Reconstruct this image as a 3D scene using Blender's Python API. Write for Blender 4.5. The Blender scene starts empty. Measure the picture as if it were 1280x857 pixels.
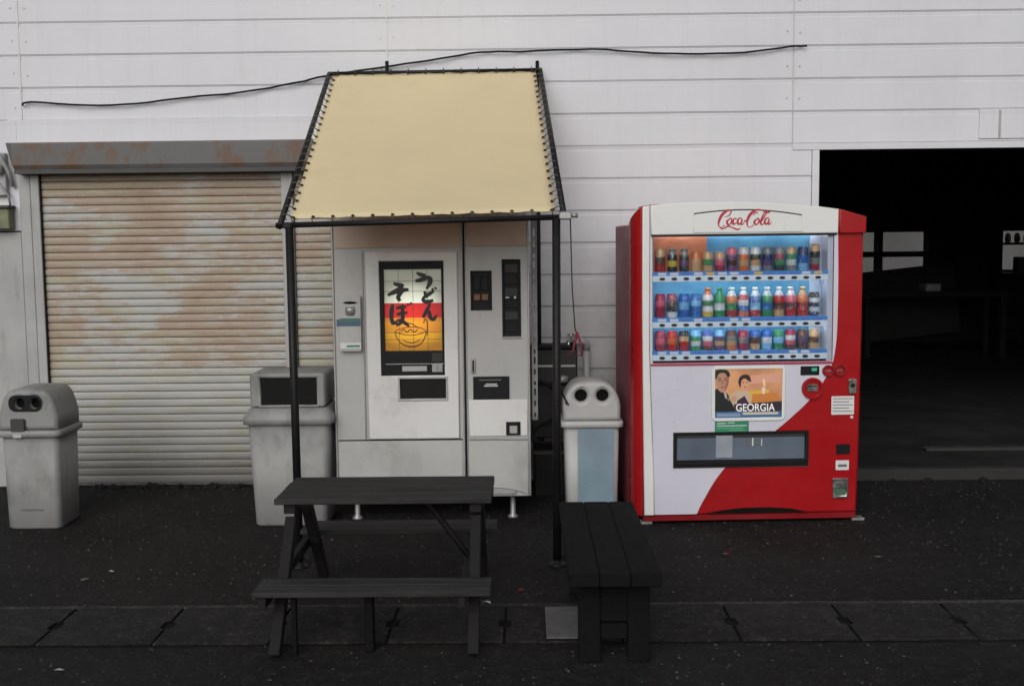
import bpy, bmesh, math, random
from math import sin, cos, pi, radians
from mathutils import Vector, Matrix
random.seed(7)
S = bpy.context.scene
COL = S.collection

# ---------------------------------------------------------------- camera
cd = bpy.data.cameras.new("camera"); cam = bpy.data.objects.new("camera", cd); COL.objects.link(cam)
cam.location = (0, -7.5, 1.63)
cam.matrix_world = (Matrix.Translation((0, -7.5, 1.63)) @ Matrix.Rotation(0.012, 4, 'Z')
                    @ Matrix.Rotation(pi/2 - math.atan(128/1400), 4, 'X') @ Matrix.Rotation(-0.0107, 4, 'Z'))
cd.sensor_width = 36; cd.lens = 39.375; cd.clip_end = 500; cd.clip_start = .05
S.camera = cam
# ---------------------------------------------------------------- light
SUN_EL, SUN_AZ = radians(30), radians(190)      # overcast afternoon, light from behind the camera
w = bpy.data.worlds.new("World"); S.world = w; w.use_nodes = True
nt = w.node_tree; bg = nt.nodes['Background']
sky = nt.nodes.new('ShaderNodeTexSky'); sky.sky_type = 'NISHITA'; sky.sun_disc = False
sky.sun_elevation = SUN_EL; sky.sun_rotation = SUN_AZ; sky.dust_density = 3; sky.air_density = 1.2
hs = nt.nodes.new('ShaderNodeHueSaturation'); hs.inputs['Saturation'].default_value = .3   # grey cloud cover
nt.links.new(sky.outputs[0], hs.inputs['Color']); nt.links.new(hs.outputs[0], bg.inputs[0])
bg.inputs[1].default_value = .085
sl = bpy.data.lights.new("sun", 'SUN'); sun = bpy.data.objects.new("sun", sl); COL.objects.link(sun)
sl.energy = 1.22; sl.angle = radians(50); sl.color = (1, .985, .965)
sd = Vector((sin(SUN_AZ)*cos(SUN_EL), cos(SUN_AZ)*cos(SUN_EL), sin(SUN_EL)))
sun.rotation_euler = sd.to_track_quat('Z', 'Y').to_euler()
S.view_settings.view_transform = 'Standard'; S.view_settings.look = 'None'
S.view_settings.gamma = 1; S.view_settings.use_curve_mapping = False
S.view_settings.exposure = 0.0

# ---------------------------------------------------------------- materials
def srgb(r, g, b):
    f = lambda c: (c/255/12.92) if c/255 <= .04045 else ((c/255+.055)/1.055)**2.4
    return (f(r), f(g), f(b))
def L(nt, a, b): nt.links.new(a, b)
def node(nt, t, **k):
    n = nt.nodes.new(t)
    for a, v in k.items(): setattr(n, a, v)
    return n
def noise(nt, vec, scale, detail=4, rough=.6):
    n = node(nt, 'ShaderNodeTexNoise'); n.inputs['Scale'].default_value = scale
    n.inputs['Detail'].default_value = detail; n.inputs['Roughness'].default_value = rough
    if vec is not None: L(nt, vec, n.inputs['Vector'])
    return n
def ramp(nt, fac, stops, interp='LINEAR'):
    r = node(nt, 'ShaderNodeValToRGB'); r.color_ramp.interpolation = interp
    e = r.color_ramp.elements
    while len(e) < len(stops): e.new(.5)
    for el, (p, c) in zip(e, stops):
        el.position = p; el.color = (*c, 1) if hasattr(c, '__len__') else (c, c, c, 1)
    L(nt, fac, r.inputs[0]); return r
def mixc(nt, fac, a, b):
    m = node(nt, 'ShaderNodeMix', data_type='RGBA')
    for s, v in ((m.inputs[0], fac), (m.inputs[6], a), (m.inputs[7], b)):
        if hasattr(v, 'links') or isinstance(v, bpy.types.NodeSocket): L(nt, v, s)
        elif hasattr(v, '__len__'): s.default_value = (*v, 1)
        else: s.default_value = v
    return m.outputs[2]
def wpos(nt, stretch=(1, 1, 1)):
    g = node(nt, 'ShaderNodeNewGeometry'); mp = node(nt, 'ShaderNodeMapping')
    mp.inputs['Scale'].default_value = stretch; L(nt, g.outputs['Position'], mp.inputs[0]); return mp.outputs[0]
def mat(name, col, rough=.5, var=.12, scale=6, stretch=(1, 1, 1), metal=0, coat=0, bump=0, bscale=60,
        grime=None, gamt=.5, gscale=3, gstretch=(1, 1, 1), emit=None, estr=0, spec=.5):
    m = bpy.data.materials.new(name); m.use_nodes = True; t = m.node_tree; b = t.nodes['Principled BSDF']
    p = wpos(t, stretch); n = noise(t, p, scale)
    r = ramp(t, n.outputs[0], [(.3, tuple(max(0, c*(1-var)) for c in col)), (.7, tuple(min(1, c*(1+var)) for c in col))])
    c = r.outputs[0]
    if grime:
        gp = wpos(t, gstretch); gn = noise(t, gp, gscale, 8, .65)
        gr = ramp(t, gn.outputs[0], [(.62 - .3*gamt, 0.0), (.78 - .2*gamt, min(1, .5 + .5*gamt))])
        c = mixc(t, gr.outputs[0], c, grime)
    L(t, c, b.inputs['Base Color'])
    rn = ramp(t, n.outputs[0], [(.25, max(.03, rough - .1)), (.75, min(1, rough + .12))])
    L(t, rn.outputs[0], b.inputs['Roughness'])
    b.inputs['Metallic'].default_value = metal; b.inputs['Coat Weight'].default_value = coat
    b.inputs['Coat Roughness'].default_value = .08; b.inputs['Specular IOR Level'].default_value = spec
    if bump:
        bn = noise(t, wpos(t), bscale, 6); bp = node(t, 'ShaderNodeBump'); bp.inputs['Strength'].default_value = bump
        bp.inputs['Distance'].default_value = .01; L(t, bn.outputs[0], bp.inputs['Height']); L(t, bp.outputs[0], b.inputs['Normal'])
    if emit:
        b.inputs['Emission Color'].default_value = (*emit, 1); b.inputs['Emission Strength'].default_value = estr
    return m
def flat(name, col, rough=.5, emit=0, metal=0, spec=.5):
    m = bpy.data.materials.new(name); m.use_nodes = True; b = m.node_tree.nodes['Principled BSDF']
    b.inputs['Base Color'].default_value = (*col, 1); b.inputs['Roughness'].default_value = rough
    b.inputs['Metallic'].default_value = metal; b.inputs['Specular IOR Level'].default_value = spec
    if emit: b.inputs['Emission Color'].default_value = (*col, 1); b.inputs['Emission Strength'].default_value = emit
    return m

# wall siding: painted metal with vertical run-off stains and an uneven darker tone towards the ground
def siding_mat():
    m = mat('painted_siding', (.61, .615, .655), .45, .06, 1.2, (1, 1, 1), bump=.03, bscale=25); t = m.node_tree
    b = t.nodes['Principled BSDF']; src = b.inputs['Base Color'].links[0].from_socket
    st = noise(t, wpos(t, (6, 1, .35)), 2.2, 8, .7); sr = ramp(t, st.outputs[0], [(.5, 0.), (.9, .18)])
    c = mixc(t, sr.outputs[0], src, (.33, .32, .31))
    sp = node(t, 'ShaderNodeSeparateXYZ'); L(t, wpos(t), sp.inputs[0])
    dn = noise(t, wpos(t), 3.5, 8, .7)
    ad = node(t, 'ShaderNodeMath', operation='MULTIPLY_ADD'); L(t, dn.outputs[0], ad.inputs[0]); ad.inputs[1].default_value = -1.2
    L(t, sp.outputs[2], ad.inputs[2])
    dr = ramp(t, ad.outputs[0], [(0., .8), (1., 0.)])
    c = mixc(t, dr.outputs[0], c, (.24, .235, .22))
    # grime held in the grooves at the board edges (every 0.211 m)
    md = node(t, 'ShaderNodeMath', operation='MULTIPLY_ADD'); L(t, sp.outputs[2], md.inputs[0]); md.inputs[1].default_value = 1/.211
    md.inputs[2].default_value = -2.247/.211 + 40
    fr = node(t, 'ShaderNodeMath', operation='FRACT'); L(t, md.outputs[0], fr.inputs[0])
    gr = ramp(t, fr.outputs[0], [(0., .0), (.8, 0.), (.86, .14), (.93, .03), (.975, .17), (1., .1)])
    gm = node(t, 'ShaderNodeMath', operation='MULTIPLY'); L(t, gr.outputs[0], gm.inputs[0])
    gn = ramp(t, noise(t, wpos(t, (1, 1, .2)), 4, 6, .7).outputs[0], [(.35, .25), (.65, 1.)])
    L(t, gn.outputs[0], gm.inputs[1])
    c = mixc(t, gm.outputs[0], c, (.22, .22, .22))
    L(t, c, b.inputs['Base Color']); return m
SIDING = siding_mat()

def shutter_mat():
    m = mat('rusty_shutter', (.38, .38, .365), .55, .1, 3, (1, 1, 8)); t = m.node_tree
    b = t.nodes['Principled BSDF']; src = b.inputs['Base Color'].links[0].from_socket
    sp = node(t, 'ShaderNodeSeparateXYZ'); L(t, wpos(t), sp.inputs[0])
    # rust lives in the upper two thirds, in slat-long smears and broad patches
    hz = ramp(t, sp.outputs[2], [(.0, 0.), (.62, .0), (.85, .42), (1., .55)])
    hz2 = node(t, 'ShaderNodeMath', operation='MULTIPLY'); hz2.inputs[1].default_value = .5
    L(t, sp.outputs[2], hz2.inputs[0]); L(t, hz2.outputs[0], hz.inputs[0])
    hz.color_ramp.elements[1].position = .28; hz.color_ramp.elements[2].position = .42
    big = noise(t, wpos(t, (1, 1, 1.4)), 1.7, 4, .6); sm = noise(t, wpos(t, (2.2, 1, 22)), 2.6, 8, .75)
    a = node(t, 'ShaderNodeMath', operation='ADD'); L(t, big.outputs[0], a.inputs[0]); L(t, sm.outputs[0], a.inputs[1])
    a2 = node(t, 'ShaderNodeMath', operation='MULTIPLY_ADD'); L(t, hz.outputs[0], a2.inputs[0]); a2.inputs[1].default_value = .7; L(t, a.outputs[0], a2.inputs[2])
    r = ramp(t, a2.outputs[0], [(0, 0.), (1, 1.)]); 
    mr = node(t, 'ShaderNodeMapRange'); mr.inputs[1].default_value = 1.27; mr.inputs[2].default_value = 1.35
    L(t, a2.outputs[0], mr.inputs[0])
    c = mixc(t, mr.outputs[0], src, (.34, .265, .205))
    mr2 = node(t, 'ShaderNodeMapRange'); mr2.inputs[1].default_value = 1.42; mr2.inputs[2].default_value = 1.7
    L(t, a2.outputs[0], mr2.inputs[0]); c = mixc(t, mr2.outputs[0], c, (.25, .165, .11))
    yl = ramp(t, noise(t, wpos(t, (1.6, 1, 6)), 1.7, 4).outputs[0], [(.5, 0.), (.66, .55)])
    c = mixc(t, yl.outputs[0], c, (.34, .32, .2))
    sk = ramp(t, noise(t, wpos(t, (9, 1, 45)), 2.0, 5, .8).outputs[0], [(.60, 0.), (.68, .75)])
    sk2 = node(t, 'ShaderNodeMath', operation='MULTIPLY'); L(t, sk.outputs[0], sk2.inputs[0]); L(t, mr.outputs[0], sk2.inputs[1])
    c = mixc(t, sk2.outputs[0], c, (.16, .085, .045))
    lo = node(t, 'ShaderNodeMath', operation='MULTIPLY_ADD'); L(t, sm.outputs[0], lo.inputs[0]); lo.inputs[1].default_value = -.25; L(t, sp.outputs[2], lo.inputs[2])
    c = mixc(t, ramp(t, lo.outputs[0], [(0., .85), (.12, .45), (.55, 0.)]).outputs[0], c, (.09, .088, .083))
    # dirt settled in the groove of every slat
    md = node(t, 'ShaderNodeMath', operation='MULTIPLY_ADD'); L(t, sp.outputs[2], md.inputs[0]); md.inputs[1].default_value = 1/.052; md.inputs[2].default_value = -.02/.052
    fr = node(t, 'ShaderNodeMath', operation='FRACT'); L(t, md.outputs[0], fr.inputs[0])
    gr = ramp(t, fr.outputs[0], [(0., .8), (.09, .25), (.2, 0.), (.88, 0.), (1., .7)])
    c = mixc(t, gr.outputs[0], c, (.12, .105, .09))
    L(t, c, b.inputs['Base Color']); return m
SHUT = shutter_mat()

def rustbox_mat():
    m = mat('shutter_box_steel', (.10, .10, .10), .5, .15, 2); t = m.node_tree; b = t.nodes['Principled BSDF']
    src = b.inputs['Base Color'].links[0].from_socket
    n = noise(t, wpos(t, (2.6, 1, 1.5)), 1.9, 7, .75); r = ramp(t, n.outputs[0], [(.48, 0.), (.58, .9)])
    c = mixc(t, r.outputs[0], src, (.115, .06, .034)); L(t, c, b.inputs['Base Color']); return m
RUSTBOX = rustbox_mat()

def asphalt_mat(name, base, sc=1.):
    m = bpy.data.materials.new(name); m.use_nodes = True; t = m.node_tree; b = t.nodes['Principled BSDF']
    p = wpos(t)
    big = noise(t, p, 1.3*sc, 5, .6); mid = noise(t, p, 14*sc, 6, .7); fine = noise(t, p, 140*sc, 3, .6)
    c = ramp(t, big.outputs[0], [(.32, tuple(x*.55 for x in base)), (.68, tuple(x*1.3 for x in base))]).outputs[0]
    sp = ramp(t, mid.outputs[0], [(.48, 0.), (.66, .7)]); c = mixc(t, sp.outputs[0], c, tuple(x*2.2 for x in base))
    v = node(t, 'ShaderNodeTexVoronoi'); v.inputs['Scale'].default_value = 95*sc; L(t, p, v.inputs['Vector'])
    vr = ramp(t, v.outputs['Color'], [(.75, 0.), (.95, .55)]); c = mixc(t, vr.outputs[0], c, tuple(x*4.5 for x in base))
    L(t, c, b.inputs['Base Color'])
    L(t, ramp(t, mid.outputs[0], [(.3, .75), (.7, .95)]).outputs[0], b.inputs['Roughness'])
    b.inputs['Specular IOR Level'].default_value = .18
    ad = node(t, 'ShaderNodeMath', operation='MULTIPLY_ADD'); L(t, mid.outputs[0], ad.inputs[0]); ad.inputs[1].default_value = 2.; L(t, fine.outputs[0], ad.inputs[2])
    bp = node(t, 'ShaderNodeBump'); bp.inputs['Strength'].default_value = .9; bp.inputs['Distance'].default_value = .012
    L(t, ad.outputs[0], bp.inputs['Height']); L(t, bp.outputs[0], b.inputs['Normal'])
    return m
ASPH = asphalt_mat('damp_asphalt', (.0125, .012, .0115))
CONC = asphalt_mat('old_gutter_concrete', (.018, .0175, .017), .8)
EDGE = asphalt_mat('pale_kerb_edge', (.035, .034, .033), .8)  # paler tone than the gutter lids
PALE = mat('pale_concrete', (.10, .10, .10), .8, .25, 18, bump=.3)
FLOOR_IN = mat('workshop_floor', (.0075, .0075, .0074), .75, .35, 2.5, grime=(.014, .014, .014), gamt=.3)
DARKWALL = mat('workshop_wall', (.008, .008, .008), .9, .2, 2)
WOOD = mat('dark_stained_wood', (.024, .024, .0235), .75, .65, 5, (.6, 6, 6), bump=.25, bscale=40, spec=.3)
WOOD2 = mat('dark_wood_posts', (.012, .0115, .0115), .8, .3, 5, (6, 6, .6), bump=.25, bscale=40, spec=.25)
WOOD3 = mat('nearly_black_wood', (.0045, .0045, .0045), .8, .4, 5, (6, .6, 6), bump=.25, bscale=40, spec=.15)
BLACKMET = mat('black_painted_steel', (.009, .0088, .009), .5, .3, 10, grime=(.06, .03, .02), gamt=.1, gscale=12, spec=.25)
GALV = mat('galvanised_steel', (.35, .35, .35), .45, .2, 9, metal=.6, grime=(.12, .11, .1), gamt=.4, gscale=12)
WHITEP = mat('white_trim_paint', (.35, .35, .35), .5, .1, 4, grime=(.22, .21, .2), gamt=.3, gscale=5, gstretch=(3, 1, .5))
MACH = mat('machine_enamel', (.42, .42, .415), .35, .05, 2.5, grime=(.30, .285, .26), gamt=.25, gscale=2.4, gstretch=(2, 1, .6), coat=.2)
MACH2 = mat('machine_enamel_bright', (.64, .64, .635), .32, .04, 2.5, grime=(.42, .4, .37), gamt=.18, gscale=3, coat=.25)
MACH3 = mat('machine_enamel_dull', (.43, .43, .42), .42, .06, 2.5, grime=(.25, .24, .22), gamt=.35, gscale=3, gstretch=(1, 1, .7))
TRIMG = mat('grey_aluminium_trim', (.38, .38, .38), .4, .1, 8, metal=.5)
BLACKP = mat('black_plastic', (.008, .008, .009), .5, .2, 10, spec=.2)
HOLE = flat('black_opening', (.006, .006, .006), .9, spec=.1)
BINM = mat('grey_bin_plastic', (.235, .235, .232), .5, .08, 3, grime=(.09, .088, .08), gamt=.45, gscale=4.5, gstretch=(1, 1, .6))
BINM2 = mat('pale_bin_plastic', (.42, .42, .415), .45, .06, 3, grime=(.22, .21, .2), gamt=.25, gscale=4)
RED = mat('red_enamel', (.32, .005, .008), .32, .06, 3, coat=.12, spec=.3, grime=(.22, .012, .015), gamt=.12, gscale=2)
REDD = mat('dark_red_enamel', (.20, .006, .010), .35, .1, 3, coat=.2, spec=.35, grime=(.1, .01, .012), gamt=.2, gscale=2)
SIDEP = mat('pinkish_red_side', (.24, .055, .07), .42, .1, 2, spec=.4)  # wall and sky reflection painted into the red as a pinkish tone
CWHITE = mat('cola_machine_white', (.58, .575, .66), .3, .03, 2, coat=.4, grime=(.56, .555, .63), gamt=.1, gscale=6, gstretch=(1, 1, .3))
CWHITE2 = mat('cola_machine_highlight_white', (.70, .71, .70), .28, .03, 2, coat=.4)
CHROME = mat('worn_chrome', (.45, .45, .44), .25, .15, 20, metal=.9)
CLAB = flat('white_label', (.62, .62, .62), .5)
GREEN = flat('green_sticker', (.02, .22, .11), .45)
INK = flat('print_white', (.55, .6, .58), .5)
DARKINK = flat('print_grey', (.12, .12, .12), .5)
CREAMROPE = mat('lacing_rope', (.08, .08, .05), .8, .3, 40)
def glass_mat(name, tint=(1, 1, 1), refl=.08):
    m = bpy.data.materials.new(name); m.use_nodes = True; t = m.node_tree; t.nodes.clear()
    o = node(t, 'ShaderNodeOutputMaterial'); tr = node(t, 'ShaderNodeBsdfTransparent'); tr.inputs[0].default_value = (*tint, 1)
    g = node(t, 'ShaderNodeBsdfGlossy'); g.inputs['Roughness'].default_value = .04
    mx = node(t, 'ShaderNodeMixShader'); lw = node(t, 'ShaderNodeLayerWeight'); lw.inputs[0].default_value = refl
    L(t, lw.outputs['Fresnel'], mx.inputs[0]); L(t, tr.outputs[0], mx.inputs[1]); L(t, g.outputs[0], mx.inputs[2]); L(t, mx.outputs[0], o.inputs[0])
    return m
GLASS = glass_mat('display_glass', (.93, .96, .97), .12)
def canvas_mat():
    m = mat('cream_canvas', (.84, .75, .48), .75, .05, 1.2, grime=(.72, .63, .38), gamt=.2, gscale=1.3, bump=.12, bscale=220)
    t = m.node_tree; b = t.nodes['Principled BSDF']; o = [n for n in t.nodes if n.type == 'OUTPUT_MATERIAL'][0]
    tr = node(t, 'ShaderNodeBsdfTranslucent'); tr.inputs[0].default_value = (.85, .52, .32, 1)
    mx = node(t, 'ShaderNodeMixShader'); mx.inputs[0].default_value = .30
    L(t, b.outputs[0], mx.inputs[1]); L(t, tr.outputs[0], mx.inputs[2]); L(t, mx.outputs[0], o.inputs[0]); return m
CANVAS = canvas_mat()
def frost_mat():
    m = bpy.data.materials.new('frosted_pane'); m.use_nodes = True; t = m.node_tree; t.nodes.clear()
    o = node(t, 'ShaderNodeOutputMaterial'); tr = node(t, 'ShaderNodeBsdfTranslucent')
    c = ramp(t, noise(t, wpos(t), 6).outputs[0], [(.3, (.38, .38, .37)), (.7, (.6, .6, .6))]); L(t, c.outputs[0], tr.inputs[0])
    L(t, tr.outputs[0], o.inputs[0]); return m
FROST = frost_mat()
DIRTY = glass_mat('dirty_window_glass', (.5, .5, .5), .1)

# ---------------------------------------------------------------- mesh helpers
def box(bm, x0, x1, y0, y1, z0, z1, bev=0, seg=1):
    vs = [bm.verts.new(p) for p in ((x0, y0, z0), (x1, y0, z0), (x1, y1, z0), (x0, y1, z0), (x0, y0, z1), (x1, y0, z1), (x1, y1, z1), (x0, y1, z1))]
    fs = [bm.faces.new([vs[i] for i in f]) for f in ((0, 3, 2, 1), (4, 5, 6, 7), (0, 1, 5, 4), (1, 2, 6, 5), (2, 3, 7, 6), (3, 0, 4, 7))]
    if bev:
        es = {e for f in fs for e in f.edges}
        bmesh.ops.bevel(bm, geom=list(es), offset=bev, segments=seg, affect='EDGES', profile=.5)
    return bm
def bx(*a, bev=0, seg=1): return box(bmesh.new(), *a, bev=bev, seg=seg)
def tube(bm, pts, r, seg=8, caps=True):
    pts = [Vector(p) for p in pts]; rs = r if isinstance(r, (list, tuple)) else [r]*len(pts); rings = []
    up = None
    for i, p in enumerate(pts):
        d = (pts[min(i+1, len(pts)-1)] - pts[max(i-1, 0)]).normalized()
        if up is None: up = Vector((0, 0, 1)) if abs(d.z) < .9 else Vector((1, 0, 0))
        s = d.cross(up); s = s.normalized() if s.length > 1e-4 else Vector((1, 0, 0)); u = s.cross(d).normalized(); up = u
        rings.append([bm.verts.new(p + (s*cos(2*pi*k/seg) + u*sin(2*pi*k/seg))*rs[i]) for k in range(seg)])
    for a, b in zip(rings, rings[1:]):
        for k in range(seg): bm.faces.new((a[k], a[(k+1) % seg], b[(k+1) % seg], b[k])).smooth = True
    if caps: bm.faces.new(rings[0]); bm.faces.new(rings[-1][::-1])
    return bm
def tb(pts, r, seg=8): return tube(bmesh.new(), pts, r, seg)
def lathe(prof, seg=14, cx=0, cy=0, bm=None):
    bm = bm or bmesh.new(); rings = []
    for r, z in prof: rings.append([bm.verts.new((cx + r*cos(2*pi*k/seg), cy + r*sin(2*pi*k/seg), z)) for k in range(seg)])
    for a, b in zip(rings, rings[1:]):
        for k in range(seg): bm.faces.new((a[k], a[(k+1) % seg], b[(k+1) % seg], b[k])).smooth = True
    bm.faces.new(rings[0][::-1]); bm.faces.new(rings[-1]); return bm
def disc(cx, cz, r, y0, y1, seg=20, rx=None):
    bm = bmesh.new(); rx = rx or r
    a = [bm.verts.new((cx + rx*cos(2*pi*k/seg), y0, cz + r*sin(2*pi*k/seg))) for k in range(seg)]
    b = [bm.verts.new((cx + rx*cos(2*pi*k/seg), y1, cz + r*sin(2*pi*k/seg))) for k in range(seg)]
    bm.faces.new(a); bm.faces.new(b[::-1])
    for k in range(seg): bm.faces.new((a[k], b[k], b[(k+1) % seg], a[(k+1) % seg]))
    return bm
def plate(outline, holes, y0, y1, bev=0):
    """extruded outline in the x-z plane with holes; y0 is the front"""
    cu = bpy.data.curves.new('tmp', 'CURVE'); cu.dimensions = '2D'; cu.fill_mode = 'BOTH'
    h = (y1 - y0)/2; cu.extrude = h - bev; cu.bevel_depth = bev; cu.bevel_resolution = 1; cu.offset = -bev
    for loop in [outline] + list(holes):
        s = cu.splines.new('POLY'); s.points.add(len(loop)-1); s.use_cyclic_u = True
        for p, (x, z) in zip(s.points, loop): p.co = (x, z, 0, 1)
    o = bpy.data.objects.new('tmp', cu); me = bpy.data.meshes.new_from_object(o)
    bpy.data.objects.remove(o); bpy.data.curves.remove(cu)
    me.transform(Matrix.Translation((0, (y0+y1)/2, 0)) @ Matrix.Rotation(pi/2, 4, 'X')); return me
def rect(x0, x1, z0, z1, r=0, n=4):
    if not r: return [(x0, z0), (x1, z0), (x1, z1), (x0, z1)]
    out = []
    for cx, cz, a in ((x1-r, z0+r, -90), (x1-r, z1-r, 0), (x0+r, z1-r, 90), (x0+r, z0+r, 180)):
        for k in range(n+1):
            t = radians(a + 90*k/n); out.append((cx + r*cos(t), cz + r*sin(t)))
    return out
def circ(cx, cz, r, n=20, rx=None):
    rx = rx or r
    return [(cx + rx*cos(2*pi*k/n), cz + r*sin(2*pi*k/n)) for k in range(n)]
def loft(secs, r=.04, n=4, bm=None):
    """rounded rectangle sections (z, x0, x1, y0, y1)"""
    bm = bm or bmesh.new(); rings = []
    for s in secs:
        z, x0, x1, y0, y1 = s[:5]; rr = s[5] if len(s) > 5 else r
        rings.append([bm.verts.new((x, y, z)) for x, y in rect(x0, x1, y0, y1, rr, n)])
    N = len(rings[0])
    for a, b in zip(rings, rings[1:]):
        for k in range(N): bm.faces.new((a[k], a[(k+1) % N], b[(k+1) % N], b[k])).smooth = True
    bm.faces.new(rings[0][::-1]); bm.faces.new(rings[-1]); return bm
def smoothpts(P, n=6):
    out = []
    for i in range(len(P)-1):
        a, b, c, d = P[max(i-1, 0)], P[i], P[i+1], P[min(i+2, len(P)-1)]
        for k in range(n):
            t = k/n; out.append(tuple(.5*((2*b[j]) + (-a[j]+c[j])*t + (2*a[j]-5*b[j]+4*c[j]-d[j])*t*t + (-a[j]+3*b[j]-3*c[j]+d[j])*t**3) for j in range(len(b))))
    out.append(tuple(P[-1])); return out
def brush(bm, P, y, th=.0012):
    """flat brush stroke in the x-z plane; P = (x, z, width)"""
    Q = smoothpts(P); F = []
    for i, (x, z, wd) in enumerate(Q):
        a = Q[max(i-1, 0)]; b = Q[min(i+1, len(Q)-1)]; dx, dz = b[0]-a[0], b[1]-a[1]; l = math.hypot(dx, dz) or 1
        nx, nz = -dz/l*wd/2, dx/l*wd/2; yy = y - i*2e-6
        F.append((bm.verts.new((x+nx, yy, z+nz)), bm.verts.new((x-nx, yy, z-nz))))
    for a, b in zip(F, F[1:]): bm.faces.new((a[0], b[0], b[1], a[1]))
    return bm
def tomesh(g, name):
    if isinstance(g, bmesh.types.BMesh):
        bmesh.ops.recalc_face_normals(g, faces=g.faces[:]); me = bpy.data.meshes.new(name); g.to_mesh(me); g.free(); return me
    return g
def ob(name, g, m, parent=None, label=None, **props):
    me = tomesh(g, name); me.name = name
    if not me.materials: me.materials.append(m)
    o = bpy.data.objects.new(name, me); COL.objects.link(o)
    if parent: o.parent = parent
    if label: o['label'] = label
    for k, v in props.items(): o[k] = v
    return o
def thing(name, loc, label, cat, rz=0, group=None):
    o = bpy.data.objects.new(name, None); COL.objects.link(o); o.location = loc; o.rotation_euler.z = rz
    o.empty_display_size = .1; o['label'] = label; o['category'] = cat
    if group: o['group'] = group
    return o
def single(name, g, m, label, cat, group=None):
    o = ob(name, g, m); o['label'] = label; o['category'] = cat
    if group: o['group'] = group
    return o
def struct(name, g, m, parent=None):
    o = ob(name, g, m, parent)
    if not parent: o['kind'] = 'structure'
    return o
def copyob(o, name, parent, loc=(0, 0, 0), m=None):
    c = o.copy(); c.name = name; COL.objects.link(c); c.parent = parent; c.location = loc; return c
def text(s, size, x, z, y, m, parent, name='lettering', sx=1, ex=.0006, rot=0):
    cu = bpy.data.curves.new('tmp', 'FONT'); cu.body = s; cu.size = size; cu.extrude = ex; cu.offset = size*.012
    o = bpy.data.objects.new('tmp', cu); me = bpy.data.meshes.new_from_object(o); bpy.data.objects.remove(o)
    me.transform(Matrix.Translation((x, y, z)) @ Matrix.Rotation(rot, 4, 'Y') @ Matrix.Rotation(pi/2, 4, 'X') @ Matrix.Diagonal((sx, 1, 1, 1)))
    return ob(name, me, m, parent)

# ---------------------------------------------------------------- ground
G = bmesh.new(); bmesh.ops.create_grid(G, x_segments=2, y_segments=2, size=150)
struct('ground', G, ASPH)
gut = bpy.data.objects.new('gutter', None); COL.objects.link(gut); gut['kind'] = 'structure'
struct('gutter_edge', bx(-12, 12, -2.635, -2.598, .002, .011, bev=.003), EDGE, gut)
def lid_mesh():
    # concrete gutter cover with half a handle notch cut into each end
    o = [(-.234, -.222), (.234, -.222), (.234, -.05), (.214, -.04), (.214, .04), (.234, .05), (.234, .222), (-.234, .222),
         (-.234, .05), (-.214, .04), (-.214, -.04), (-.234, -.05)]
    me = plate(o, [], 0, .010, .002); me.transform(Matrix.Rotation(-pi/2, 4, 'X')); return me
lid = ob('gutter_lid', lid_mesh(), CONC, gut)
k0 = -2.015 + .4795/2
lid.location = (k0, -2.862, .0135)
for k in range(-8, 20):
    if k: 
        c = copyob(lid, 'gutter_lid', gut, (k0 + .4795*k, -2.862 + random.uniform(-.004, .004), .0135 + random.uniform(-.002, .002))); c.rotation_euler = (random.uniform(-.004, .004), random.uniform(-.004, .004), random.uniform(-.008, .008))
struct('gutter_channel', bx(-12, 12, -3.085, -2.637, .0008, .002), flat('channel_dark', (.009, .009, .009), .9, spec=.1), gut)
single('cover_plate', bx(.075, .30, -3.075, -2.685, .017, .023, bev=.002), PALE, 'small pale square cover plate on the gutter beside the dark bench', 'cover plate')

# loose stones and grit
def stones(name, n, area, smin, smax, m, zoff=0.):
    vs, fs = [], []
    for i in range(n):
        x = random.uniform(area[0], area[1]); y = random.uniform(area[2], area[3]); s = smin + (smax-smin)*random.random()**3
        if -3.1 < y < -2.6 and random.random() < .7: continue
        b = len(vs); a = random.uniform(0, 6)
        for k in range(4):
            t = a + k*pi/2 + random.uniform(-.3, .3); vs.append((x + cos(t)*s*random.uniform(.6, 1), y + sin(t)*s*random.uniform(.6, 1), zoff + .001))
        vs.append((x + random.uniform(-.3, .3)*s, y, zoff + s*random.uniform(.5, .9)))
        for k in range(4): fs.append((b+k, b+(k+1) % 4, b+4))
    me = bpy.data.meshes.new(name); me.from_pydata(vs, [], fs); o = ob(name, me, m); o['kind'] = 'stuff'; o['label'] = 'loose grit and small stones scattered over the asphalt'; o['category'] = 'gravel'; return o
stones('gravel', 9000, (-4.2, 4.2, -5.2, -.1), .003, .012, mat('grey_grit', (.035, .034, .032), .8, .5, 30))
stones('grit', 260, (-3.6, 3.6, -4.6, -.6), .004, .011, mat('pale_grit', (.075, .075, .072), .8, .4, 30))
def clods():
    bm = bmesh.new()
    for i in range(90):
        x = random.choice([random.gauss(-2.5, .15), random.gauss(-2.05, .12), random.uniform(-3.1, -1.5), random.uniform(-.1, 3.4)])
        s = random.uniform(.006, .022); mtx = Matrix.Translation((x, random.uniform(-.16, -.09), s*.5)) @ Matrix.Diagonal((s*1.6, s, s, 1))
        r = bmesh.ops.create_icosphere(bm, subdivisions=1, radius=1, matrix=mtx)
        for v in r['verts']: v.co += Vector((random.uniform(-1, 1), random.uniform(-1, 1), random.uniform(-1, 1)))*s*.25
    return bm
o = ob('dirt_clods', clods(), ASPH); o['kind'] = 'stuff'; o['label'] = 'dark dirt and leaf litter gathered along the foot of the wall'; o['category'] = 'dirt'
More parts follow.
